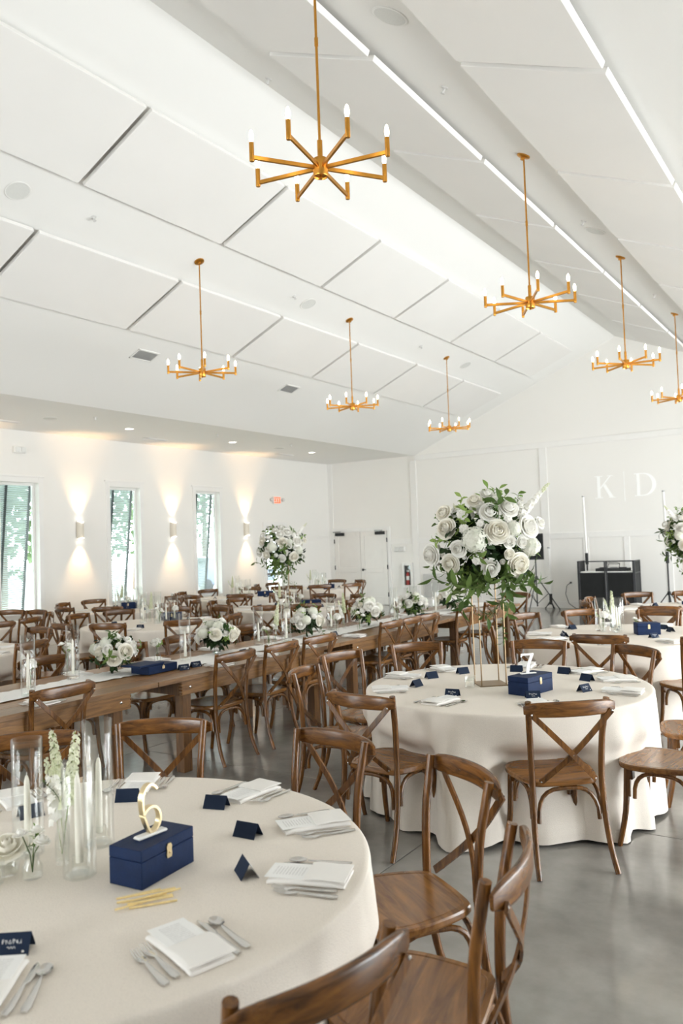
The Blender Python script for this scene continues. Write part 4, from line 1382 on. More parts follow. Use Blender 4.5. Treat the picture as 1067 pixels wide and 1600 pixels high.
# ================================================================== NAVY BOXES AND TABLE NUMBERS
def navy_box(x, y, rz, label, L=0.235, D=0.13, H=0.112, z=TZ):
    """keepsake box; clasp face is local -Y... long side along X"""
    t = thing('keepsake_box', label, 'box', (x, y, z + 0.001), rz, 'navy keepsake boxes')
    m = MB(); m.cbox(-L/2, L/2, -D/2, D/2, 0, H * 0.70, 0.002); link('body', m.mesh('body', 'navy', False), t)
    m = MB(); m.cbox(-L/2, L/2, -D/2, D/2, H * 0.712, H, 0.002); m.box(-L/2 + 0.004, L/2 - 0.004, -D/2 + 0.004, D/2 - 0.004, H * 0.69, H * 0.72); link('lid', m.mesh('lid', 'navy', False), t)
    m = MB(); m.prism([(-0.009, 0.5 * H), (0.009, 0.5 * H), (0.012, 0.58 * H), (0.010, 0.70 * H), (0.012, 0.80 * H), (0.006, 0.88 * H), (-0.006, 0.88 * H), (-0.012, 0.80 * H), (-0.010, 0.70 * H), (-0.012, 0.58 * H)], -0.004, 'y', -D/2)
    c = link('clasp', m.mesh('clasp', 'pale_gold', False), t)
    m = MB(); m.ball((0, -D/2 - 0.005, 0.64 * H), 0.004, 8, 5); link('knob', m.mesh('knob', 'pale_gold'), c)
    return t
BOX6 = (-1.905, 1.728)
navy_box(-1.905, 1.728, rad(95) , 'navy keepsake box with gold clasp under the gold number six')
navy_box(-1.895, 4.93, rad(78), 'navy keepsake box under the white number seven', 0.285, 0.15, 0.115)
navy_box(-1.93, 8.20, rad(30), 'navy keepsake box on the table behind table seven', 0.22, 0.14, 0.115)
navy_box(-8.30, 8.0, rad(40), 'navy keepsake box on the left-middle round table', 0.26, 0.15, 0.115)
navy_box(-7.75, 10.55, rad(40), 'navy keepsake box on the table with distant tall flowers', 0.34, 0.16, 0.10)
navy_box(-10.85, 9.45, rad(35), 'navy keepsake box on the candle-crowded window table', 0.24, 0.14, 0.11)
navy_box(-10.2, 14.6, rad(30), 'navy keepsake box on the table nearest the double door', 0.24, 0.14, 0.11)
navy_box(-10.3, 12.5, rad(30), 'navy keepsake box on the table by the third window', 0.3, 0.14, 0.10)
navy_box(-4.86, 9.05, rad(95), 'navy keepsake box on the third farm table', 0.26, 0.12, 0.06)
# shallow navy tray box on the second farm table
t = thing('navy_tray', 'shallow navy clasped box lying on the near farm table', 'box', (-4.95, 4.56, TZ + 0.006), rad(92))
m = MB(); m.cbox(-0.16, 0.16, -0.10, 0.10, 0, 0.062, 0.002); link('body', m.mesh('body', 'navy', False), t)
m = MB(); m.cbox(-0.165, 0.10, -0.105, 0.105, 0.0635, 0.078, 0.002, Matrix.Translation((-0.075, 0.02, 0))); link('lid', m.mesh('lid', 'navy', False), t)
m = MB(); m.prism([(-0.012, 0.03), (0.012, 0.03), (0.014, 0.05), (0, 0.06), (-0.014, 0.05)], -0.004, 'y', -0.10); link('clasp', m.mesh('clasp', 'pale_gold', False), t)

# gold number six on the box
def number_six():
    z0 = TZ + 0.114
    t = thing('table_number', 'gold number six on a clear base atop the navy box', 'table number', (BOX6[0] - 0.002, BOX6[1] - 0.004, z0), rad(86))
    m = MB(); m.cbox(-0.048, 0.048, -0.014, 0.014, 0, 0.008, 0.004); link('base', m.mesh('base', 'acrylic', False), t)
    P = []
    for k in range(15):      # outer sweep of the six, from the hook down the left side
        a = rad(38 + (180 - 38) * k / 14)
        P.append((0.026 * math.cos(a) - 0.002, 0, 0.092 + 0.040 * math.sin(a)))
    for k in range(1, 25):   # lower bowl, ending inside
        a = rad(180 + 340 * k / 24)
        P.append((0.028 * math.cos(a), 0, 0.042 + 0.033 * math.sin(a) + (0.05 * max(0, 1 - k / 6))))
    m = MB(); sc = [(1, 0.55 + 0.45 * abs(math.sin(PI * min(1, k / 38)))) for k in range(len(P))]
    m.sweep(smooth_path(P, 2), [(-0.0031, -0.009), (0.0031, -0.009), (0.0031, 0.009), (-0.0031, 0.009)], (0.0001, 1, 0), None)
    link('numeral', m.mesh('numeral', 'pale_gold', True, 40), t)
    t.scale = (1.18, 1.18, 1.18)
number_six()
t = thing('table_number', 'white number seven on a clear base atop the navy box', 'table number', (-1.905, 4.925, TZ + 0.117), rad(48))
m = MB(); m.cbox(-0.055, 0.055, -0.014, 0.014, 0, 0.008, 0.004); link('base', m.mesh('base', 'acrylic', False), t)
m = MB(); m.prism([(-0.045, 0.130), (-0.048, 0.108), (-0.043, 0.108), (-0.038, 0.118), (0.020, 0.118), (-0.006, 0.06), (-0.014, 0.006), (0.006, 0.006), (0.012, 0.06), (0.042, 0.122), (0.042, 0.130)], 0.008, 'y', -0.004)
link('numeral', m.mesh('numeral', 'letter_white', False), t)

# gold matchsticks scattered before the box of table six
r = random.Random(3)
for k in range(9):
    a = rad(20 + r.uniform(-14, 10))
    L = r.uniform(0.125, 0.15)
    d = Vector((math.cos(a + rad(40)), math.sin(a + rad(40)), 0))
    c = Vector((-1.775, 1.575, TZ + 0.004 + 0.0045 * (k // 3))) + Vector((r.uniform(-0.045, 0.045), r.uniform(-0.04, 0.03), 0))
    m = MB(); m.tube([c - d * L/2, c + d * L/2], 0.0028, 6)
    tag(link('gold_stick', m.mesh('gold_stick', 'stick_gold')), 'slim gold stick in the loose pile before the navy box', 'stick', 'pile of gold sticks')

# ================================================================== GLASS CYLINDERS, CANDLES, VASES
def cyl_mesh(rad_, h):
    m = MB(); w = 0.003
    m.lathe([(0, 0.0), (rad_ - 0.004, 0.0), (rad_, 0.004), (rad_, h - 0.002), (rad_ - w/2, h), (rad_ - w, h - 0.002), (rad_ - w, 0.010), (0, 0.008)], 32)
    return m.mesh('hurricane_glass', 'clear_glass', True, 45)
CYL = {h: cyl_mesh(0.050, h) for h in (0.34, 0.38, 0.42, 0.30)}
def taper_mesh(h):
    m = MB(); m.lathe([(0, 0.03), (0.0120, 0.03), (0.0122, 0.034), (0.0110, h * 0.6), (0.0085, h - 0.02), (0.004, h - 0.003), (0, h)], 14)
    return m.mesh('taper', 'wax')
TAPER = {h: taper_mesh(h) for h in (0.25, 0.28, 0.30, 0.22)}
m = MB(); m.tube([(0, 0, 0), (0.001, 0, 0.006), (0.002, 0, 0.012)], 0.0008, 5, (0, 1, 0)); WICK = m.mesh('wick', 'letter_white')
m = MB(); m.lathe([(0, 0), (0.026, 0), (0.027, 0.01), (0.022, 0.02), (0.024, 0.05), (0.020, 0.055), (0.0125, 0.05), (0.0125, 0.03), (0, 0.03)], 16); HOLD = m.mesh('candle_holder', 'clear_glass')
def candle_in_glass(x, y, hg, hc, where, z=TZ, lean=0.0):
    o = link('hurricane_glass', CYL[hg], None, (x, y, z + 0.001))
    tag(o, 'tall clear glass cylinder, %s' % where, 'glass cylinder', 'hurricane glass cylinders')
    o = link('candle_holder', HOLD, None, (x, y, z + 0.011))
    tag(o, 'small glass candle holder, %s' % where, 'candle holder', 'glass candle holders')
    t = thing('taper_candle', 'ivory taper candle inside its glass, %s' % where, 'candle', (x, y, z + 0.012), 0, 'ivory taper candles')
    t.rotation_euler = (lean, lean * 0.6, 0)
    link('taper', TAPER[hc], t); link('wick', WICK, t, (0, 0, hc - 0.002))
def bottle_mesh(r0, h, neck):
    m = MB(); m.lathe([(0, 0), (r0 * 0.9, 0), (r0, 0.006), (r0 * 0.98, h * 0.45), (r0 * 0.72, h * 0.62), (neck, h * 0.74), (neck * 0.95, h * 0.93), (neck * 1.25, h), (neck * 1.1, h), (neck * 0.8, h * 0.93), (neck * 0.85, h * 0.74), (r0 * 0.64, h * 0.61), (r0 * 0.9, h * 0.44), (r0 * 0.9, 0.012), (0, 0.010)], 20)
    return m.mesh('vase', 'clear_glass', True, 60)
VASE = {'bud': bottle_mesh(0.030, 0.125, 0.013), 'slim': bottle_mesh(0.022, 0.18, 0.012), 'jar': bottle_mesh(0.038, 0.10, 0.026)}
m = MB(); m.lathe([(0, 0), (0.032, 0), (0.034, 0.004), (0.036, 0.062), (0.034, 0.064), (0.032, 0.060), (0.030, 0.012), (0, 0.010)], 20); VOTIVE = m.mesh('votive_glass', 'clear_glass', True, 45)
m = MB(); m.lathe([(0, 0.0), (0.026, 0.0), (0.026, 0.026), (0.020, 0.027), (0, 0.025)], 16); VOT_WAX = m.mesh('votive_candle', 'wax')
def votive(x, y, where, z=TZ):
    tag(link('votive_glass', VOTIVE, None, (x, y, z + 0.001)), 'small clear votive glass, %s' % where, 'votive glass', 'votive glasses')
    tag(link('votive_candle', VOT_WAX, None, (x, y, z + 0.012)), 'short white votive candle in glass, %s' % where, 'candle', 'votive candles')

# ================================================================== FLOWERS
def rose_mesh(seed, mat, rings):
    """cupped petals in rings: the inner ones close over the heart, the outer ones roll back"""
    r = random.Random(seed)
    m = MB()
    for n, rp, rt_, h, ha, curl, z0 in rings:
        off = r.uniform(0, 2 * PI)
        for k in range(n):
            psi = off + 2 * PI * k / n + r.uniform(-0.12, 0.12)
            hh = h * r.uniform(0.94, 1.06)
            q = r.uniform(0.94, 1.06)
            NU, NV = 5, 5
            vs, fs = [], []
            for i in range(NV + 1):
                v = i / NV
                for j in range(NU + 1):
                    u = -1 + 2 * j / NU
                    if v < 0.6:
                        R = rp * q * math.sin(PI / 2 * (0.12 + 0.88 * v / 0.6))
                    else:
                        R = q * (rp + (rt_ - rp) * (v - 0.6) / 0.4)
                    R = R * (1 + 0.05 * u) + curl * v ** 4 * (1 - 0.3 * u * u)
                    z = z0 + hh * v * (1 - 0.16 * u * u * v) - curl * 1.1 * v ** 6
                    a = psi + u * ha * (0.55 + 0.45 * math.sin(PI * min(1, 0.1 + v * 0.65)))
                    vs.append((R * math.cos(a), R * math.sin(a), z))
            for i in range(NV):
                for j in range(NU):
                    p = i * (NU + 1) + j
                    fs.append((p, p + 1, p + NU + 2, p + NU + 1))
            m.add(vs, fs)
    m.ball((0, 0, 0.25), 0.30, 8, 6)
    me = bpy.data.meshes.new('rose')
    me.from_pydata(m.v, [], m.f)
    me.materials.append(MATS[mat])
    me.polygons.foreach_set('use_smooth', [True] * len(me.polygons))
    return me
OPEN_R = [(3, 0.12, 0.05, 0.86, 1.25, 0.0, 0.05), (3, 0.24, 0.13, 0.86, 1.15, 0.0, 0.03), (4, 0.38, 0.27, 0.83, 0.98, 0.01, 0.0), (5, 0.54, 0.46, 0.76, 0.85, 0.03, -0.03), (5, 0.70, 0.68, 0.64, 0.82, 0.08, -0.06), (6, 0.85, 0.88, 0.50, 0.74, 0.12, -0.08), (6, 0.96, 1.0, 0.34, 0.72, 0.14, -0.10)]
BUD_R = [(3, 0.15, 0.06, 0.98, 1.25, 0.0, 0.05), (4, 0.32, 0.20, 0.98, 1.0, 0.01, 0.02), (4, 0.52, 0.42, 0.90, 0.98, 0.04, 0.0), (5, 0.72, 0.72, 0.76, 0.85, 0.12, -0.05), (5, 0.88, 0.95, 0.50, 0.82, 0.16, -0.08)]
ROSE = [rose_mesh(1, 'petal_cream', OPEN_R), rose_mesh(2, 'petal_white', OPEN_R), rose_mesh(3, 'petal_white', BUD_R), rose_mesh(4, 'petal_cream', BUD_R)]
def fib(n):
    for k in range(n):
        z = 1 - 2 * (k + 0.5) / n
        a = k * 2.399963
        q = math.sqrt(1 - z * z)
        yield Vector((q * math.cos(a), q * math.sin(a), z))
def raw_mesh(name, m, mats):
    me = bpy.data.meshes.new(name)
    me.from_pydata(m.v, [], m.f)
    for q in ([mats] if isinstance(mats, str) else mats):
        me.materials.append(MATS[q])
    if not isinstance(mats, str):
        me.polygons.foreach_set('material_index', m.mi)
    me.polygons.foreach_set('use_smooth', [True] * len(me.polygons))
    return me
def floret(m, c, d, s, r, petals=4):
    q = Vector(d).to_track_quat('Z', 'Y')
    a0 = r.uniform(0, PI)
    for k in range(petals):
        a = a0 + 2 * PI * k / petals
        u = Vector((math.cos(a), math.sin(a), 0)); w = Vector((-math.sin(a), math.cos(a), 0))
        pts = [Vector((0, 0, 0)), u * 0.55 + w * 0.42 + Vector((0, 0, 0.12)), u * 1.0 + Vector((0, 0, 0.02)), u * 0.55 - w * 0.42 + Vector((0, 0, 0.12))]
        m.add([Vector(c) + q @ (p * s) for p in pts], [(0, 1, 2, 3)])
def hydrangea_mesh(seed):
    r = random.Random(seed); m = MB()
    for d in fib(110):
        if d.z < -0.45:
            continue
        R = 0.90 + r.uniform(-0.05, 0.08)
        floret(m, d * R, d + Vector((r.uniform(-.25, .25), r.uniform(-.25, .25), 0.1)), 0.22, r)
    m.ball((0, 0, 0), 0.84, 10, 8)
    return raw_mesh('hydrangea', m, 'hydrangea_white')
HYD = [hydrangea_mesh(1), hydrangea_mesh(2)]
def ruffle_mesh(seed):
    """carnation-like ruffled white bloom"""
    r = random.Random(seed); m = MB()
    for d in fib(60):
        if d.z < -0.2:
            continue
        floret(m, d * 0.45, d + Vector((r.uniform(-.4, .4), r.uniform(-.4, .4), 0.2)), 0.52, r, 3)
    return raw_mesh('ruffled_bloom', m, 'petal_white')
RUF = ruffle_mesh(4)
def leaf_quads(m, base, d, up, L, w, droop=0.25):
    d = Vector(d).normalized(); side = d.cross(Vector(up))
    if side.length < 1e-3:
        side = d.cross(Vector((1, 0, 0)))
    side.normalize(); nr = side.cross(d)
    prof = [(0.0, 0.06), (0.25, 0.75), (0.5, 1.0), (0.78, 0.62), (1.0, 0.03)]
    vs, fs = [], []
    for t, ww in prof:
        c = Vector(base) + d * (L * t) - nr * (droop * L * t * t)
        vs += [c - side * (w * ww) + nr * (w * 0.25 * ww), c, c + side * (w * ww) + nr * (w * 0.25 * ww)]
    for i in range(len(prof) - 1):
        fs += [(3 * i, 3 * i + 1, 3 * i + 4, 3 * i + 3), (3 * i + 1, 3 * i + 2, 3 * i + 5, 3 * i + 4)]
    m.add(vs, fs)
def sprig_mesh(seed, n, L, leaf, w, droop, mat):
    """stem rising along +Z then arching over towards +X, with alternate leaves"""
    r = random.Random(seed); m = MB()
    pts = []
    for k in range(9):
        t = k / 8
        pts.append(Vector((droop * L * t * t, 0.04 * L * math.sin(5 * t), L * (t - droop * 0.55 * t ** 2.4))))
    m.tube(pts, 0.0018, 4, (0, 1, 0))
    for k in range(n):
        t = 0.18 + 0.82 * (k + 1) / n
        i = min(7, int(t * 8)); f = t * 8 - i
        p = pts[i].lerp(pts[i + 1], f) if i < 8 else pts[8]
        tg = (pts[min(i + 1, 8)] - pts[max(i - 1, 0)]).normalized()
        a = k * 2.4 + r.uniform(-0.4, 0.4)
        sd = tg.orthogonal().normalized(); sd2 = tg.cross(sd)
        d = tg * 0.55 + (sd * math.cos(a) + sd2 * math.sin(a)) * 0.85
        leaf_quads(m, p, d, (0, 0, 1), leaf * r.uniform(0.75, 1.15), w * r.uniform(0.8, 1.1), 0.3)
    return raw_mesh('leaf_sprig', m, mat)
SPRIG = [sprig_mesh(1, 11, 0.26, 0.075, 0.016, 0.5, 'leaf_green'), sprig_mesh(2, 12, 0.22, 0.050, 0.013, 0.35, 'leaf_light'), sprig_mesh(3, 9, 0.20, 0.085, 0.022, 0.4, 'leaf_dark'),
         sprig_mesh(4, 14, 0.34, 0.085, 0.017, 0.75, 'leaf_green')]
FERN = sprig_mesh(9, 26, 0.16, 0.028, 0.003, 0.2, 'leaf_green')
m = MB(); leaf_quads(m, (0, 0, 0), (0, 0, 1), (1, 0, 0), 1.0, 0.33, 0.15); BIGLEAF = raw_mesh('large_leaf', m, 'leaf_dark')
def spike_mesh(seed, L, n, s):
    """delphinium / stock spire: green stem with florets shrinking to buds"""
    r = random.Random(seed); m = MB()
    m.cur = 1
    m.tube([(0, 0, 0), (0.004, 0, L * 0.5), (0.012, 0.004, L)], 0.0016, 5, (0, 1, 0))
    for k in range(n):
        t = k / n
        z = L * (0.35 + 0.65 * t)
        a = k * 2.4
        q = s * (1 - 0.72 * t)
        c = Vector((0.012 * (z / L) ** 2 + math.cos(a) * q * 0.8, math.sin(a) * q * 0.8, z))
        m.cur = 0 if t < 0.72 else 1
        if t < 0.72:
            floret(m, c, (math.cos(a), math.sin(a), 0.5), q, r, 5)
        else:
            m.ball(c, q * 0.55, 5, 4, (1, 1, 1.4))
    return raw_mesh('flower_spire', m, ['petal_white', 'spike_green'])
SPIKE = [spike_mesh(1, 0.32, 44, 0.023), spike_mesh(2, 0.24, 30, 0.017)]
def spike_green_mesh(seed, L, n, s):
    r = random.Random(seed); m = MB(); m.cur = 1
    m.tube([(0, 0, 0), (0.006, 0, L * 0.5), (0.02, 0.006, L)], 0.002, 5, (0, 1, 0))
    m.cur = 0
    for k in range(n):
        t = k / n
        z = L * (0.40 + 0.60 * t)
        a = k * 2.4
        q = s * (1 - 0.6 * t)
        c = Vector((0.02 * (z / L) ** 2 + math.cos(a) * q, math.sin(a) * q, z))
        floret(m, c, (math.cos(a), math.sin(a), 0.6), q * 1.15, r, 5)
        m.ball(c, q * 0.42, 5, 4)
    return raw_mesh('flower_spire', m, ['spike_green', 'leaf_light'])
GSPIKE = spike_green_mesh(7, 0.38, 46, 0.020)

def put(name, me, parent, loc, d, s, roll=0.0):
    return link(name, me, parent, loc, orient(d, roll), s)

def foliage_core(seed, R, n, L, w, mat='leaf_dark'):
    r = random.Random(seed); m = MB()
    for d in fib(n):
        p = d * R * r.uniform(0.35, 0.95)
        dd = d + Vector((r.uniform(-.7, .7), r.uniform(-.7, .7), r.uniform(-.5, .5)))
        leaf_quads(m, p, dd, (r.uniform(-1, 1), r.uniform(-1, 1), 1), L * r.uniform(0.7, 1.2), w * r.uniform(0.8, 1.2))
    return raw_mesh('inner_foliage', m, mat)
CORE_BIG = foliage_core(1, 0.25, 260, 0.11, 0.026)
CORE_LOW = foliage_core(2, 0.11, 130, 0.07, 0.016)

# blooms of the tall arrangement as seen from the front: (right, up, radius, kind) in metres from the middle
FRONT = [(0.03, 0.095, 0.066, 'r0'), (-0.115, 0.045, 0.082, 'h'), (-0.005, 0.215, 0.058, 'r1'), (-0.215, -0.01, 0.046, 'b'), (-0.285, 0.125, 0.056, 'r0'), (-0.375, -0.045, 0.062, 'r1'),
         (-0.265, -0.105, 0.052, 'r0'), (-0.02, -0.135, 0.052, 'b'), (0.165, -0.125, 0.064, 'r0'), (0.105, 0.025, 0.036, 'b'), (0.105, -0.055, 0.030, 'b'), (0.245, 0.115, 0.066, 'r1'),
         (0.12, 0.245, 0.058, 'r1'), (-0.105, -0.085, 0.044, 'u'), (-0.285, 0.225, 0.048, 'b'), (0.26, -0.01, 0.060, 'h'), (0.14, 0.11, 0.050, 'h'), (-0.18, 0.215, 0.046, 'u'), (0.345, 0.14, 0.036, 'b'),
         (-0.09, 0.30, 0.042, 'b'), (0.06, 0.315, 0.045, 'u'), (0.0, 0.34, 0.040, 'b'), (0.19, 0.02, 0.034, 'b'), (-0.02, 0.03, 0.030, 'u'), (-0.18, 0.12, 0.040, 'u'), (0.22, 0.20, 0.046, 'u'), (0.10, 0.17, 0.044, 'u'), (-0.07, 0.15, 0.036, 'u')]
def tall_arrangement(x, y, label, seed, z=TZ, mirror=1, stand_label=''):
    """flowers heaped on a tall four-rod gold stand"""
    r = random.Random(seed)
    HS = 0.80
    c = Vector((-CAM_FWD.x, -CAM_FWD.y, 0)).normalized()      # the side the arrangement was dressed for
    rt = Vector((CAM_RIGHT.x, CAM_RIGHT.y, 0)).normalized()
    st = thing('flower_stand', stand_label, 'flower stand', (x, y, z + 0.001), rad(40), 'tall gold flower stands')
    m = MB(); m.cbox(-0.10, 0.10, -0.10, 0.10, 0, 0.006, 0.001); link('base_plate', m.mesh('base_plate', 'stand_gold', False), st)
    for sx in (-0.085, 0.085):
        for sy in (-0.085, 0.085):
            m = MB(); m.tube([(sx, sy, 0.005), (sx, sy, HS)], 0.0045, 8, (0, 1, 0)); link('rod', m.mesh('rod', 'stand_gold'), st)
    m = MB(); m.cbox(-0.10, 0.10, -0.10, 0.10, HS, HS + 0.006, 0.001); link('top_plate', m.mesh('top_plate', 'stand_gold', False), st)
    t = thing('flower_arrangement', label, 'flowers', (x, y, z + HS + 0.008), 0, 'tall white flower arrangements')
    C0 = Vector((0, 0, 0.135))
    m = MB(); m.lathe([(0, 0), (0.07, 0), (0.085, 0.06), (0.08, 0.065), (0.065, 0.01), (0, 0.008)], 18); link('bowl', m.mesh('bowl', 'stand_gold'), t)
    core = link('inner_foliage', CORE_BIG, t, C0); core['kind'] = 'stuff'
    R = Vector((0.38, 0.38, 0.36))
    def bloom(p, d, s, kind):
        if kind == 'h':
            put('hydrangea', r.choice(HYD), t, p, d, s * 1.1, r.uniform(0, 6))
        elif kind == 'u':
            put('ruffled_bloom', RUF, t, p, d, s * 1.15, r.uniform(0, 6))
        else:
            me = {'r0': ROSE[0], 'r1': ROSE[1], 'b': ROSE[2 + (r.random() < 0.3)]}[kind]
            put('rose', me, t, p, d, s * 1.18, r.uniform(0, 6))
    for a, b, s, kind in FRONT:
        a *= mirror
        if mirror != 1 or seed != 1:
            a += r.uniform(-0.03, 0.03); b += r.uniform(-0.03, 0.03)
        q = max(0.0, 1 - (a / 0.42) ** 2 - ((b - 0.03) / 0.38) ** 2)
        dep = 0.34 * math.sqrt(q)
        d = rt * a + Vector((0, 0, b * 0.9)) + c * (dep + 0.10)
        bloom(C0 + rt * a + Vector((0, 0, b)) + c * (dep - 0.03), d, s, kind)
    for k in range(26):               # small white filler blooms between the roses
        a, b = r.uniform(-0.36, 0.36), r.uniform(-0.12, 0.36)
        q = 1 - (a / 0.40) ** 2 - ((b - 0.05) / 0.36) ** 2
        if q < 0.02:
            continue
        dep = 0.32 * math.sqrt(q)
        p = C0 + rt * a + Vector((0, 0, b)) + c * (dep - 0.02)
        put('filler_bloom', RUF if k % 2 else ROSE[2], t, p, rt * a + Vector((0, 0, b)) + c * (dep + 0.1), r.uniform(0.016, 0.028), r.uniform(0, 6))
    for d in fib(46):                 # sides and back
        if d.dot(c) > 0.05 or d.z < -0.45:
            continue
        p = C0 + Vector((d.x * 0.31, d.y * 0.31, d.z * 0.30))
        bloom(p, d, r.uniform(0.035, 0.062), r.choice(('r0', 'r1', 'b', 'u', 'h')))
    for k, (a, b, L, dk) in enumerate(((-0.22, 0.13, 0.14, 0), (-0.18, 0.06, 0.12, 0), (-0.14, -0.04, 0.11, 0), (0.02, -0.06, 0.09, 0), (0.0, -0.12, 0.12, 0), (-0.08, -0.16, 0.12, 0), (0.1, -0.1, 0.1, 0), (-0.3, -0.03, 0.1, 0))):
        p = C0 + rt * (a * mirror) + Vector((0, 0, b)) + c * 0.22
        put('large_leaf', BIGLEAF, t, p, rt * (a * 1.2 + r.uniform(-.3, .3)) + Vector((0, 0, r.uniform(-.5, .5))) + c * 0.5, L, r.uniform(0, 6))
    for d in fib(60):
        dd = Vector((d.x, d.y, d.z * 0.9 - 0.05))
        p = C0 + Vector((d.x * 0.17, d.y * 0.17, d.z * 0.17))
        k = 0 if d.z < 0.1 else 1
        me = SPRIG[r.choice((0, 2, 1)) if d.z < 0.3 else r.choice((1, 0, 1))]
        put('leaf_sprig', me, t, p, dd, r.uniform(0.75, 1.05) * (1.3 if d.z > 0.3 else 0.95), r.uniform(0, 6))
    for k in range(16):               # trailing greenery
        a = r.uniform(0, 2 * PI)
        if k < 12:
            a = math.atan2(c.y, c.x) + r.uniform(-1.5, 1.5)
        dv = Vector((math.cos(a), math.sin(a), -0.85 - r.uniform(0, 1.1)))
        p = C0 + Vector((math.cos(a) * 0.10, math.sin(a) * 0.10, -0.12))
        put('trailing_sprig', SPRIG[3 if k % 3 else 0], t, p, dv, r.uniform(0.8, 1.35), r.uniform(0, 6))
    for k, (a, q, s) in enumerate(((0.28, 0.30, 1.25), (-0.20, 0.28, 0.95), (-0.06, 0.33, 0.75), (-0.36, 0.12, 0.7), (0.10, 0.34, 0.7), (0.36, 0.18, 0.6), (-0.12, 0.33, 0.6), (0.02, 0.33, 0.7))):
        a *= mirror
        put('flower_spire', SPIKE[k % 2], t, C0 + rt * a * 0.55 + Vector((0, 0, q * 0.4)) + c * 0.10, rt * a + Vector((0, 0, q)) + c * 0.1, s, r.uniform(0, 6))
    # one vine hanging down along a front rod
    for k in range(4):
        p = Vector((0, 0, -0.02 - 0.11 * k)) + rt * (0.06 * mirror) + c * (0.12)
        put('trailing_sprig', SPRIG[0], t, p, rt * (0.5 if k % 2 else -0.45) + Vector((0, 0, -1)), 0.75, r.uniform(0, 6))
TN7 = (-2.245, 5.10)
tall_arrangement(TN7[0], TN7[1], 'large heap of white roses and greenery on the tall stand of table seven', 1, TZ, 1, 'tall gold four-rod flower stand on table seven')
tall_arrangement(-2.02, 11.2, 'tall white flower heap at the right picture edge', 7, TZ, -1, 'tall gold flower stand at the right picture edge')
tall_arrangement(-8.02, 10.2, 'distant tall white flower heap before the glazed side door', 12, TZ, 1, 'tall gold flower stand on the distant round table')

# low arrangements on the farm tables
LOW_BLOOMS = []
rr_ = random.Random(21)
for d in fib(34):
    if d.z > -0.10:
        LOW_BLOOMS.append((d, rr_.choice(('r0', 'r1', 'b', 'h', 'u', 'r1', 'b')), rr_.uniform(0.030, 0.047)))
m = MB(); m.lathe([(0, 0), (0.045, 0), (0.046, 0.006), (0.012, 0.018), (0.012, 0.035), (0.05, 0.055), (0.066, 0.10), (0.063, 0.10), (0.046, 0.06), (0, 0.045)], 24); COMPOTE = m.mesh('compote', 'clear_glass', True, 60)
def low_arrangement(x, y, rz, label, z=TZ, s=1.0, seed=0):
    r = random.Random(100 + seed)
    t = thing('low_arrangement', label, 'flowers', (x, y, z + 0.012), rz, 'low white flower arrangements')
    t.scale = (s, s, s)
    link('compote', COMPOTE, t)
    C0 = Vector((0, 0, 0.155))
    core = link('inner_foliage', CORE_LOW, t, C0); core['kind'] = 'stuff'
    for d, kind, q in LOW_BLOOMS:
        p = C0 + Vector((d.x * 0.175, d.y * 0.14, d.z * 0.115)) + Vector((r.uniform(-.012, .012), r.uniform(-.012, .012), r.uniform(-.012, .02)))
        if kind == 'h':
            put('hydrangea', HYD[0], t, p, d, q * 1.3, r.uniform(0, 6))
        elif kind == 'u':
            put('ruffled_bloom', RUF, t, p, d, q * 1.2, r.uniform(0, 6))
        else:
            put('rose', {'r0': ROSE[0], 'r1': ROSE[1], 'b': ROSE[2]}[kind], t, p, d, q * 1.3, r.uniform(0, 6))
    for d in fib(15):
        if d.z < -0.6: continue
        put('leaf_sprig', SPRIG[r.choice((0, 1, 2))], t, C0 + d * 0.05, Vector((d.x, d.y, d.z * 0.7)), 0.62 + 0.25 * r.random(), r.uniform(0, 6))
    for k in range(3):
        a = r.uniform(0, 6.28)
        put('flower_spire', SPIKE[1], t, C0, (math.cos(a) * 0.8, math.sin(a) * 0.8, 0.7), 0.75, 0)
for k, (x, y, s, lab) in enumerate(((-5.20, 4.36, 1.0, 'low white rose arrangement left of the shallow navy tray'), (-5.22, 5.60, 1.0, 'low white rose arrangement beside the second farm table cards'),
                               (-5.16, 6.95, 1.0, 'low white rose arrangement at the farm table middle'), (-5.12, 8.10, 1.05, 'low white rose arrangement before the double door'),
                               (-5.08, 9.15, 1.0, 'low white rose arrangement below the extinguisher cabinet'), (-5.05, 10.2, 1.0, 'low white rose arrangement behind the tall table-seven stand'),
                               (-5.5, 3.05, 0.7, 'low white flower arrangement cut by the left picture edge'))):
    low_arrangement(x, y, k * 0.9, lab, TZ, s, k)

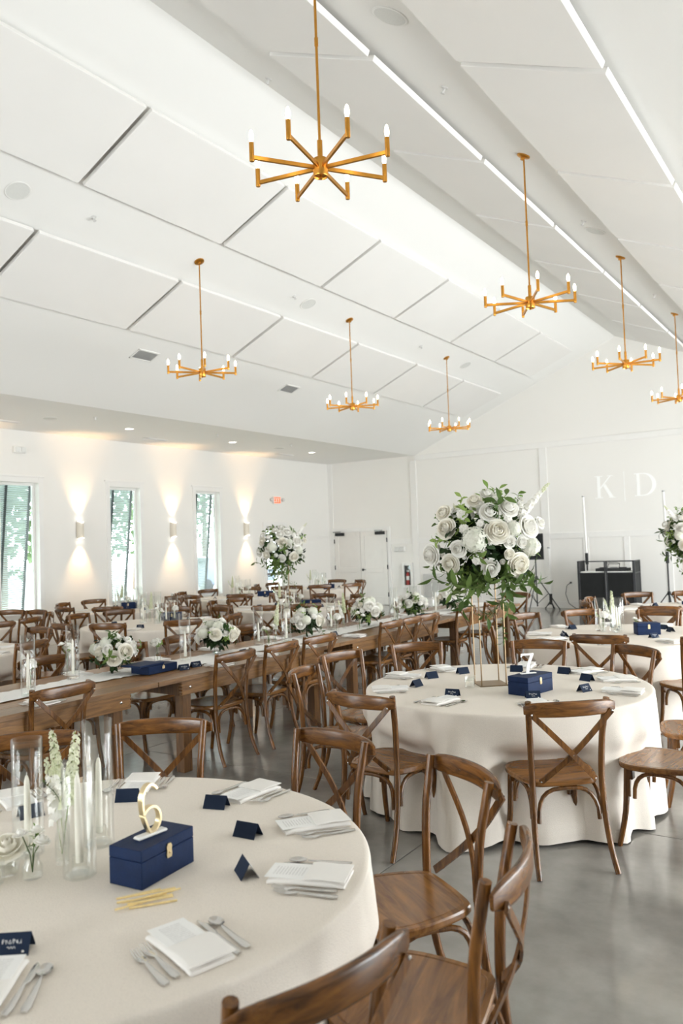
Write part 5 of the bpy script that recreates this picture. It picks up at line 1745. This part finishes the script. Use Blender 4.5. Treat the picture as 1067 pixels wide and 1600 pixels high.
# bud vases
def bud_vase(x, y, kind, label, z=TZ, rz=0.0, style='one', s=1.0, vase='bud'):
    t = thing('bud_vase', label, 'vase', (x, y, z + 0.008), rz, 'glass bud vases with flowers')
    t.scale = (s, s, s)
    link('vase', VASE[vase], t)
    h = {'bud': 0.125, 'slim': 0.18, 'jar': 0.10}[vase]
    def stem(dx, dy, hz):
        m = MB(); m.tube([(0, 0, 0.02), (dx * 0.2, dy * 0.2, h * 0.9), (dx, dy, hz)], 0.0022, 5, (0, 1, 0)); link('stem', m.mesh('stem', 'leaf_green'), t)
    if style == 'one':
        stem(0.012, 0, h + 0.05)
        if kind == 'ruf': put('ruffled_bloom', RUF, t, (0.012, 0, h + 0.045), (0.2, 0, 1), 0.062)
        else: put('rose', ROSE[0 if kind == 'rose' else 1], t, (0.012, 0, h + 0.04), (0.2, 0, 1), 0.056)
        put('leaf_sprig', SPRIG[1], t, (0, 0, h - 0.02), (-0.5, 0.6, 1), 0.5)
        put('leaf_sprig', FERN, t, (0, 0, h - 0.01), (0.8, 0.4, 1), 0.6)
    elif style == 'three':
        for dx, dy, hz, q in ((0.05, 0.0, h + 0.06, 0.03), (-0.03, 0.03, h + 0.08, 0.026), (-0.01, -0.04, h + 0.04, 0.032)):
            stem(dx, dy, hz); put('rose', ROSE[2], t, (dx, dy, hz - 0.01), (dx * 5, dy * 5, 1), q)
        put('leaf_sprig', SPRIG[1], t, (0, 0, h - 0.02), (0.6, -0.3, 1), 0.55)
    elif style == 'spire':
        put('flower_spire', GSPIKE, t, (0.0, 0, 0.03), (0.12, 0.05, 1), 1.0)
        put('flower_spire', SPIKE[0], t, (0.0, 0, 0.03), (-0.2, 0.1, 1), 0.95)
        put('leaf_sprig', FERN, t, (0, 0, h), (-0.6, 0.1, 1), 0.7)
    return t
for k, (x, y, kind, style, vz, lab) in enumerate(((-5.25, 3.62, 'ruf', 'one', 'bud', 'bud vase with one ruffled white bloom near the left edge'), (-5.33, 3.30, 'rose', 'three', 'bud', 'bud vase of small white blooms at the left edge'),
        (-5.46, 4.10, 'rose', 'three', 'slim', 'slim vase of tiny blossoms behind a glass cylinder'), (-5.30, 4.92, 'ruf', 'one', 'bud', 'bud vase with a white bloom right of the tray'),
        (-5.02, 6.12, 'rose', 'three', 'bud', 'bud vase between two glass cylinders on the farm table'), (-5.18, 6.42, 'rose', 'spire', 'slim', 'slim vase with a pale green spire on the farm table'),
        (-5.06, 7.36, 'ruf', 'one', 'bud', 'bud vase with one round white bloom mid farm table'), (-5.22, 7.75, 'rose', 'spire', 'slim', 'slim vase of yellowish-white spires before the double door'),
        (-4.92, 7.62, 'rose', 'three', 'bud', 'bud vase with crossed stems before the double door'), (-5.0, 8.62, 'rose', 'three', 'bud', 'bud vase of white blooms beside the third farm table candle'))):
    bud_vase(x, y, kind, lab, TZ + 0.004, k * 1.1, style, 1.0, vz)
for k, (x, y, hg, hc, lab) in enumerate(((-5.00, 3.43, 0.42, 0.28, 'nearest left on the farm tables'), (-5.28, 4.02, 0.42, 0.30, 'second from left on the farm tables'), (-5.12, 5.08, 0.42, 0.25, 'behind the navy place cards'),
        (-5.20, 6.18, 0.38, 0.22, 'fourth from left on the farm tables'), (-5.08, 6.48, 0.42, 0.30, 'fifth from left on the farm tables'), (-5.26, 7.55, 0.38, 0.25, 'sixth from left on the farm tables'),
        (-5.04, 8.62, 0.42, 0.28, 'below the extinguisher on the farm tables'), (-5.28, 9.55, 0.38, 0.25, 'left of the wall grille on the farm tables'), (-5.02, 9.70, 0.42, 0.28, 'right of the wall grille on the farm tables'))):
    candle_in_glass(x, y, hg, hc, lab, TZ + 0.008)

# table six centrepiece
candle_in_glass(-2.088, 1.60, 0.34, 0.30, 'front of the table six cluster', lean=0.03)
candle_in_glass(-2.244, 1.80, 0.42, 0.28, 'back of the table six cluster', lean=-0.02)
candle_in_glass(-2.385, 1.626, 0.38, 0.25, 'left of the table six cluster', lean=0.02)
bud_vase(-2.20, 1.62, 'rose', 'clear vase of pale green spires amid the table six candles', TZ, 0.4, 'spire', 1.0, 'slim')
bud_vase(-2.30, 1.70, 'rose', 'second clear vase of white spires behind table six candles', TZ, 2.4, 'spire', 0.95, 'slim')
t = bud_vase(-2.19, 1.505, 'rose', 'short clear vase with white rosebuds and ferny stem, table six front', TZ, 2.2, 'three', 0.8, 'jar')
t = thing('bud_vase', 'white cup vase with one large open cream rose, table six', 'vase', (-2.30, 1.49, TZ + 0.001))
m = MB(); m.lathe([(0, 0), (0.03, 0), (0.036, 0.01), (0.040, 0.055), (0.037, 0.055), (0.032, 0.012), (0, 0.01)], 20); link('vase', m.mesh('cup_vase', 'clear_glass', True, 60), t)
put('rose', ROSE[3], t, (0.01, 0.0, 0.075), (0.35, -0.45, 1), 0.054)
put('leaf_sprig', SPRIG[1], t, (0, 0, 0.04), (0.3, 0.6, 0.6), 0.4); put('leaf_sprig', FERN, t, (0, 0, 0.05), (0.9, 0.5, 0.5), 0.7)
votive(-2.275, 1.425, 'front of table six'); votive(-2.36, 1.53, 'left of table six')
# table seven votives
votive(-2.32, 4.93, 'left of the table seven stand'); votive(-2.36, 5.02, 'behind left of the table seven stand'); votive(-2.06, 5.20, 'right of the table seven stand')
# table behind seven
candle_in_glass(-2.43, 8.36, 0.34, 0.22, 'left of the cluster behind table seven'); candle_in_glass(-2.24, 8.28, 0.34, 0.25, 'right of the cluster behind table seven'); candle_in_glass(-2.27, 8.48, 0.34, 0.22, 'back of the cluster behind table seven')
bud_vase(-2.36, 8.22, 'ruf', 'bud vase with one round white bloom behind table seven', TZ, 0.2, 'one', 1.0, 'bud')
bud_vase(-2.30, 8.32, 'rose', 'slim vase with a pale green spire behind table seven', TZ, 0.9, 'spire', 1.0, 'slim')
bud_vase(-2.05, 8.28, 'rose', 'small bud vase beside the navy box behind table seven', TZ, 1.9, 'three', 0.7, 'bud')
# clusters on the distant tables
for key, cx, cy, n in (('A2', -8.25, 7.75, 5), ('B2', -10.95, 9.55, 7), ('B3', -10.8, 12.3, 4), ('B4', -10.8, 15.0, 4), ('A3', -7.75, 10.0, 2)):
    r = random.Random(hash(key) % 7 if False else sum(map(ord, key)))
    for k in range(n):
        a = k * 2.4 + 0.4
        q = 0.07 + 0.045 * k
        candle_in_glass(cx + q * math.cos(a), cy + q * math.sin(a), (0.34, 0.42, 0.38)[k % 3], (0.25, 0.28, 0.22)[k % 3], '%s on %s' % (ORD[k], TNAME[key]))
    for k in range(3):
        a = k * 2.1 + 1.2
        bud_vase(cx + 0.20 * math.cos(a), cy + 0.20 * math.sin(a), ('ruf', 'rose', 'rose')[k], 'glass bud vase, %s of the flowers on %s' % (ORD[k], TNAME[key]), TZ, k, ('one', 'spire', 'three')[k], 1.0, ('bud', 'slim', 'bud')[k])

# ================================================================== DJ CORNER AT THE BACK WALL
t = thing('dj_booth', 'black folding DJ facade before the back wall', 'dj booth', (-5.115, 18.2, 0))
for x0, x1 in ((-0.615, -0.005), (0.005, 0.615)):
    m = MB()
    for a, b, c, d in ((x0, x0 + 0.028, 0.02, 1.17), (x1 - 0.028, x1, 0.02, 1.17), (x0, x1, 1.145, 1.17), (x0, x1, 0.88, 0.905), (x0, x1, 0.02, 0.05)):
        m.cbox(a, b, -0.014, 0.014, c, d, 0.003)
    f_ = link('front_panel', m.mesh('front_panel', 'black_metal', False), t)
    m = MB(); m.box(x0 + 0.02, x1 - 0.02, -0.003, 0.003, 0.04, 0.885); link('scrim', m.mesh('scrim', 'black_cloth', False), f_)
m = MB()
for a, b, c, d in ((0.0, 0.028, 0.02, 1.17), (0.472, 0.50, 0.02, 1.17)):
    m.cbox(0.612, 0.64, a, b, c, d, 0.003)
for z in (0.02, 0.88, 1.145):
    m.cbox(0.612, 0.64, 0.028, 0.472, z, z + 0.025, 0.003)
f_ = link('side_panel', m.mesh('side_panel', 'black_metal', False), t)
m = MB(); m.box(0.623, 0.629, 0.02, 0.48, 0.04, 1.15); link('scrim', m.mesh('scrim', 'black_matte', False), f_)
m = MB()
for a, b, c, d in ((0.0, 0.028, 0.02, 1.17), (0.472, 0.50, 0.02, 1.17)):
    m.cbox(-0.64, -0.612, a, b, c, d, 0.003)
for z in (0.02, 0.88, 1.145):
    m.cbox(-0.64, -0.612, 0.028, 0.472, z, z + 0.025, 0.003)
f_ = link('side_panel', m.mesh('side_panel', 'black_metal', False), t)
m = MB(); m.box(-0.629, -0.623, 0.02, 0.48, 0.04, 1.15); link('scrim', m.mesh('scrim', 'black_matte', False), f_)
t = thing('dj_table', 'table with pale edge behind the black DJ facade', 'table', (-5.115, 18.46, 0))
m = MB(); m.cbox(-0.58, 0.58, -0.22, 0.24, 0.90, 0.93, 0.004); link('tabletop', m.mesh('tabletop', 'white_plastic', False), t)
for sx in (-0.54, 0.54):
    for sy in (-0.18, 0.2):
        m = MB(); m.tube([(sx, sy, 0), (sx, sy, 0.9)], 0.014, 8, (0, 1, 0)); link('leg', m.mesh('leg', 'black_metal'), t)
t = thing('dj_controller', 'black DJ mixing controller on the booth table', 'mixer', (-5.0, 18.40, 0.931))
m = MB(); m.cbox(-0.36, 0.36, -0.14, 0.14, 0, 0.065, 0.006); link('case', m.mesh('case', 'black_matte', False), t)
for s in (-0.22, 0.22):
    m = MB(); m.lathe([(0, 0.065), (0.085, 0.065), (0.085, 0.082), (0.078, 0.086), (0, 0.086)], 20, (s, 0, 0)); link('jog_wheel', m.mesh('jog_wheel', 'black_metal'), t)
for k in range(12):
    m = MB(); m.lathe([(0, 0.065), (0.009, 0.065), (0.008, 0.088), (0, 0.088)], 8, (-0.07 + 0.028 * (k % 6), 0.03 + 0.05 * (k // 6), 0)); link('knob', m.mesh('knob', 'steel_grey'), t)
t = thing('laptop_stand', 'black angled laptop stand on the DJ table', 'laptop stand', (-5.05, 18.60, 0.931))
m = MB()
for s in (-0.13, 0.13):
    m.tube([(s, 0.10, 0.0), (s, -0.08, 0.004), (s, 0.08, 0.15), (s, -0.14, 0.19)], 0.007, 6, (1, 0, 0))
m.tube([(-0.13, 0.08, 0.15), (0.13, 0.08, 0.15)], 0.007, 6); m.tube([(-0.13, -0.14, 0.19), (0.13, -0.14, 0.19)], 0.007, 6)
link('frame', m.mesh('frame', 'black_metal'), t)

def tripod(name, label, cat, x, y, hub, spread, top, rz=0.3, group=None):
    t = thing(name, label, cat, (x, y, 0), rz, group)
    m = MB(); m.tube([(0, 0, 0.10), (0, 0, top)], 0.016, 10, (0, 1, 0)); link('pole', m.mesh('pole', 'black_metal'), t)
    m = MB(); m.lathe([(0, hub - 0.04), (0.035, hub - 0.04), (0.035, hub + 0.04), (0, hub + 0.04)], 14); link('collar', m.mesh('collar', 'black_matte'), t)
    for k in range(3):
        a = 2 * PI * k / 3
        d = Vector((math.cos(a), math.sin(a), 0))
        m = MB(); m.tube([d * 0.03 + Vector((0, 0, hub)), d * spread + Vector((0, 0, 0.018))], 0.012, 8); leg_ = link('leg', m.mesh('leg', 'black_metal'), t)
        m = MB(); m.ball(d * spread + Vector((0, 0, 0.02)), 0.02, 8, 6); link('rubber_foot', m.mesh('rubber_foot', 'black_matte'), leg_)
        m = MB(); m.tube([Vector((0, 0, 0.16)), d * spread * 0.5 + Vector((0, 0, hub * 0.5))], 0.008, 6); link('brace', m.mesh('brace', 'black_metal'), t)
    return t
tripod('speaker_stand', 'black tripod speaker stand at the back wall', 'speaker stand', -6.83, 18.45, 0.78, 0.52, 1.22, 0.5)
t = thing('loudspeaker', 'black loudspeaker on the tripod beside the white flowers', 'loudspeaker', (-6.80, 18.45, 1.22), rad(20))
m = MB(); m.prism([(-0.17, -0.15), (0.17, -0.15), (0.12, 0.16), (-0.12, 0.16)], 0.62, 'z', 0.0); link('cabinet', m.mesh('cabinet', 'black_matte', False), t)
m = MB(); m.cbox(-0.155, 0.155, -0.165, -0.151, 0.03, 0.59, 0.006); link('grille', m.mesh('grille', 'black_cloth', False), t)
for s in (0.30,):
    m = MB(); m.cbox(0.135, 0.15, -0.03, 0.03, 0.25, 0.36, 0.003); link('side_handle', m.mesh('side_handle', 'steel_grey', False), t)
def light_tube(x, y, z0, z1, label, lean, rz, spread=0.34, hub=0.42):
    t = tripod('tube_light', label, 'stage light', x, y, hub, spread, z0, rz, 'white tube lights on stands')
    m = MB(); m.tube([(0, 0, z0), (lean, 0, z1)], 0.026, 12, (0, 1, 0)); link('tube', m.mesh('tube', 'white_plastic'), t)
    m = MB(); m.lathe([(0, 0), (0.03, 0), (0.03, 0.03), (0, 0.03)], 12, (lean, 0, z1)); link('end_cap', m.mesh('end_cap', 'steel_grey'), t)
    m = MB(); m.lathe([(0, 0), (0.036, 0), (0.036, 0.26), (0, 0.26)], 12, (0, 0, z0 - 0.22)); link('grip', m.mesh('grip', 'black_matte'), t)
light_tube(-5.70, 18.78, 1.30, 2.66, 'tall white tube light on a black stand left of the DJ booth', -0.02, 0.2)
light_tube(-3.87, 18.60, 1.30, 2.66, 'tall white tube light on a black stand right of the booth', -0.02, 0.9)
light_tube(-6.70, 19.03, 0.32, 1.47, 'short white tube light beside the speaker tripod', 0.0, 1.5, 0.13, 0.16)

# ================================================================== OUTSIDE THE LEFT WINDOWS
def tree(x, y, h, R, seed, label):
    r = random.Random(seed)
    t = thing('tree', label, 'tree', (x, y, -0.14), 0, 'trees outside the windows')
    m = MB(); m.tube([(0, 0, 0), (0.05, 0.03, h * 0.3), (0.0, 0.1, h * 0.6), (0.1, 0.1, h * 0.8)], 0.16, 8, (0, 1, 0), [1.2, 0.9, 0.7, 0.4]); link('trunk', m.mesh('trunk', 'bark'), t)
    m = MB()
    for k in range(6):
        a = k * 1.05 + r.random(); z = h * r.uniform(0.35, 0.7)
        m.tube([(0, 0, z), (math.cos(a) * R * 0.5, math.sin(a) * R * 0.5, z + R * 0.3), (math.cos(a) * R * 0.9, math.sin(a) * R * 0.9, z + R * 0.35)], 0.05, 6, (0, 0, 1), [1, 0.7, 0.3])
    b_ = link('branches', m.mesh('branches', 'bark'), t); b_['kind'] = 'stuff'
    m = MB()
    for k in range(1300):
        d = Vector((r.gauss(0, 1), r.gauss(0, 1), r.gauss(0, 1))).normalized()
        q = r.random() ** 0.5
        p = Vector((d.x * R * q, d.y * R * q, h * 0.62 + d.z * h * 0.42 * q))
        leaf_quads(m, p, (r.uniform(-1, 1), r.uniform(-1, 1), r.uniform(-1, 0.4)), (r.uniform(-1, 1), 0.3, 1), 0.26, 0.09)
    o = link('crown', raw_mesh('crown', m, 'tree_leaf'), t); o['kind'] = 'stuff'
for k, (x, y, h, R, lab) in enumerate(((-19.5, 12.6, 6.0, 2.2, 'leafy green tree outside the first window'), (-22.0, 17.3, 6.5, 2.4, 'leafy green tree outside the second window'), (-26.0, 24.0, 7.5, 2.6, 'leafy green tree outside the third window'),
                                  (-27.5, 14.6, 7.0, 2.6, 'farther leafy tree outside the first window'), (-31.0, 27.5, 9.0, 3.4, 'farther leafy tree between the second and third window'), (-33.0, 34.5, 9.0, 3.4, 'farther leafy tree outside the third window'), (-32.0, 20.6, 9.0, 3.2, 'farther leafy tree outside the second window'))):
    tree(x, y, h, R, 40 + k, lab)
def car(x, y, rz, mat, label):
    t = thing('parked_car', label, 'car', (x, y, -0.15), rz, 'parked cars outside')
    m = MB(); m.prism([(-2.2, 0.35), (2.2, 0.35), (2.25, 0.6), (2.15, 0.85), (1.3, 0.98), (-1.7, 1.0), (-2.2, 0.95), (-2.28, 0.6)], 1.7, 'y', -0.85); link('body', m.mesh('body', mat, False), t)
    m = MB(); m.prism([(-1.75, 0.99), (1.2, 0.97), (0.55, 1.45), (-1.2, 1.48)], 1.5, 'y', -0.75); link('cabin', m.mesh('cabin', 'car_glass', False), t)
    m = MB(); m.prism([(-1.2, 1.475), (0.55, 1.445), (0.45, 1.50), (-1.1, 1.53)], 1.44, 'y', -0.72); link('roof', m.mesh('roof', mat, False), t)
    for sx in (-1.35, 1.35):
        for sy in (-0.86, 0.66):
            m = MB(); m.lathe([(0, 0), (0.2, 0), (0.33, 0.02), (0.33, 0.18), (0.2, 0.2), (0, 0.2)], 20); link('wheel', m.mesh('wheel', 'tyre'), t, (sx, sy + 0.2, 0.33), (rad(90), 0, 0))
car(-24.6, 26.9, rad(75), 'car_blue', 'dark blue car parked outside the third window')
car(-29.5, 30.6, rad(75), 'car_white', 'white car parked outside beyond the dark blue one')
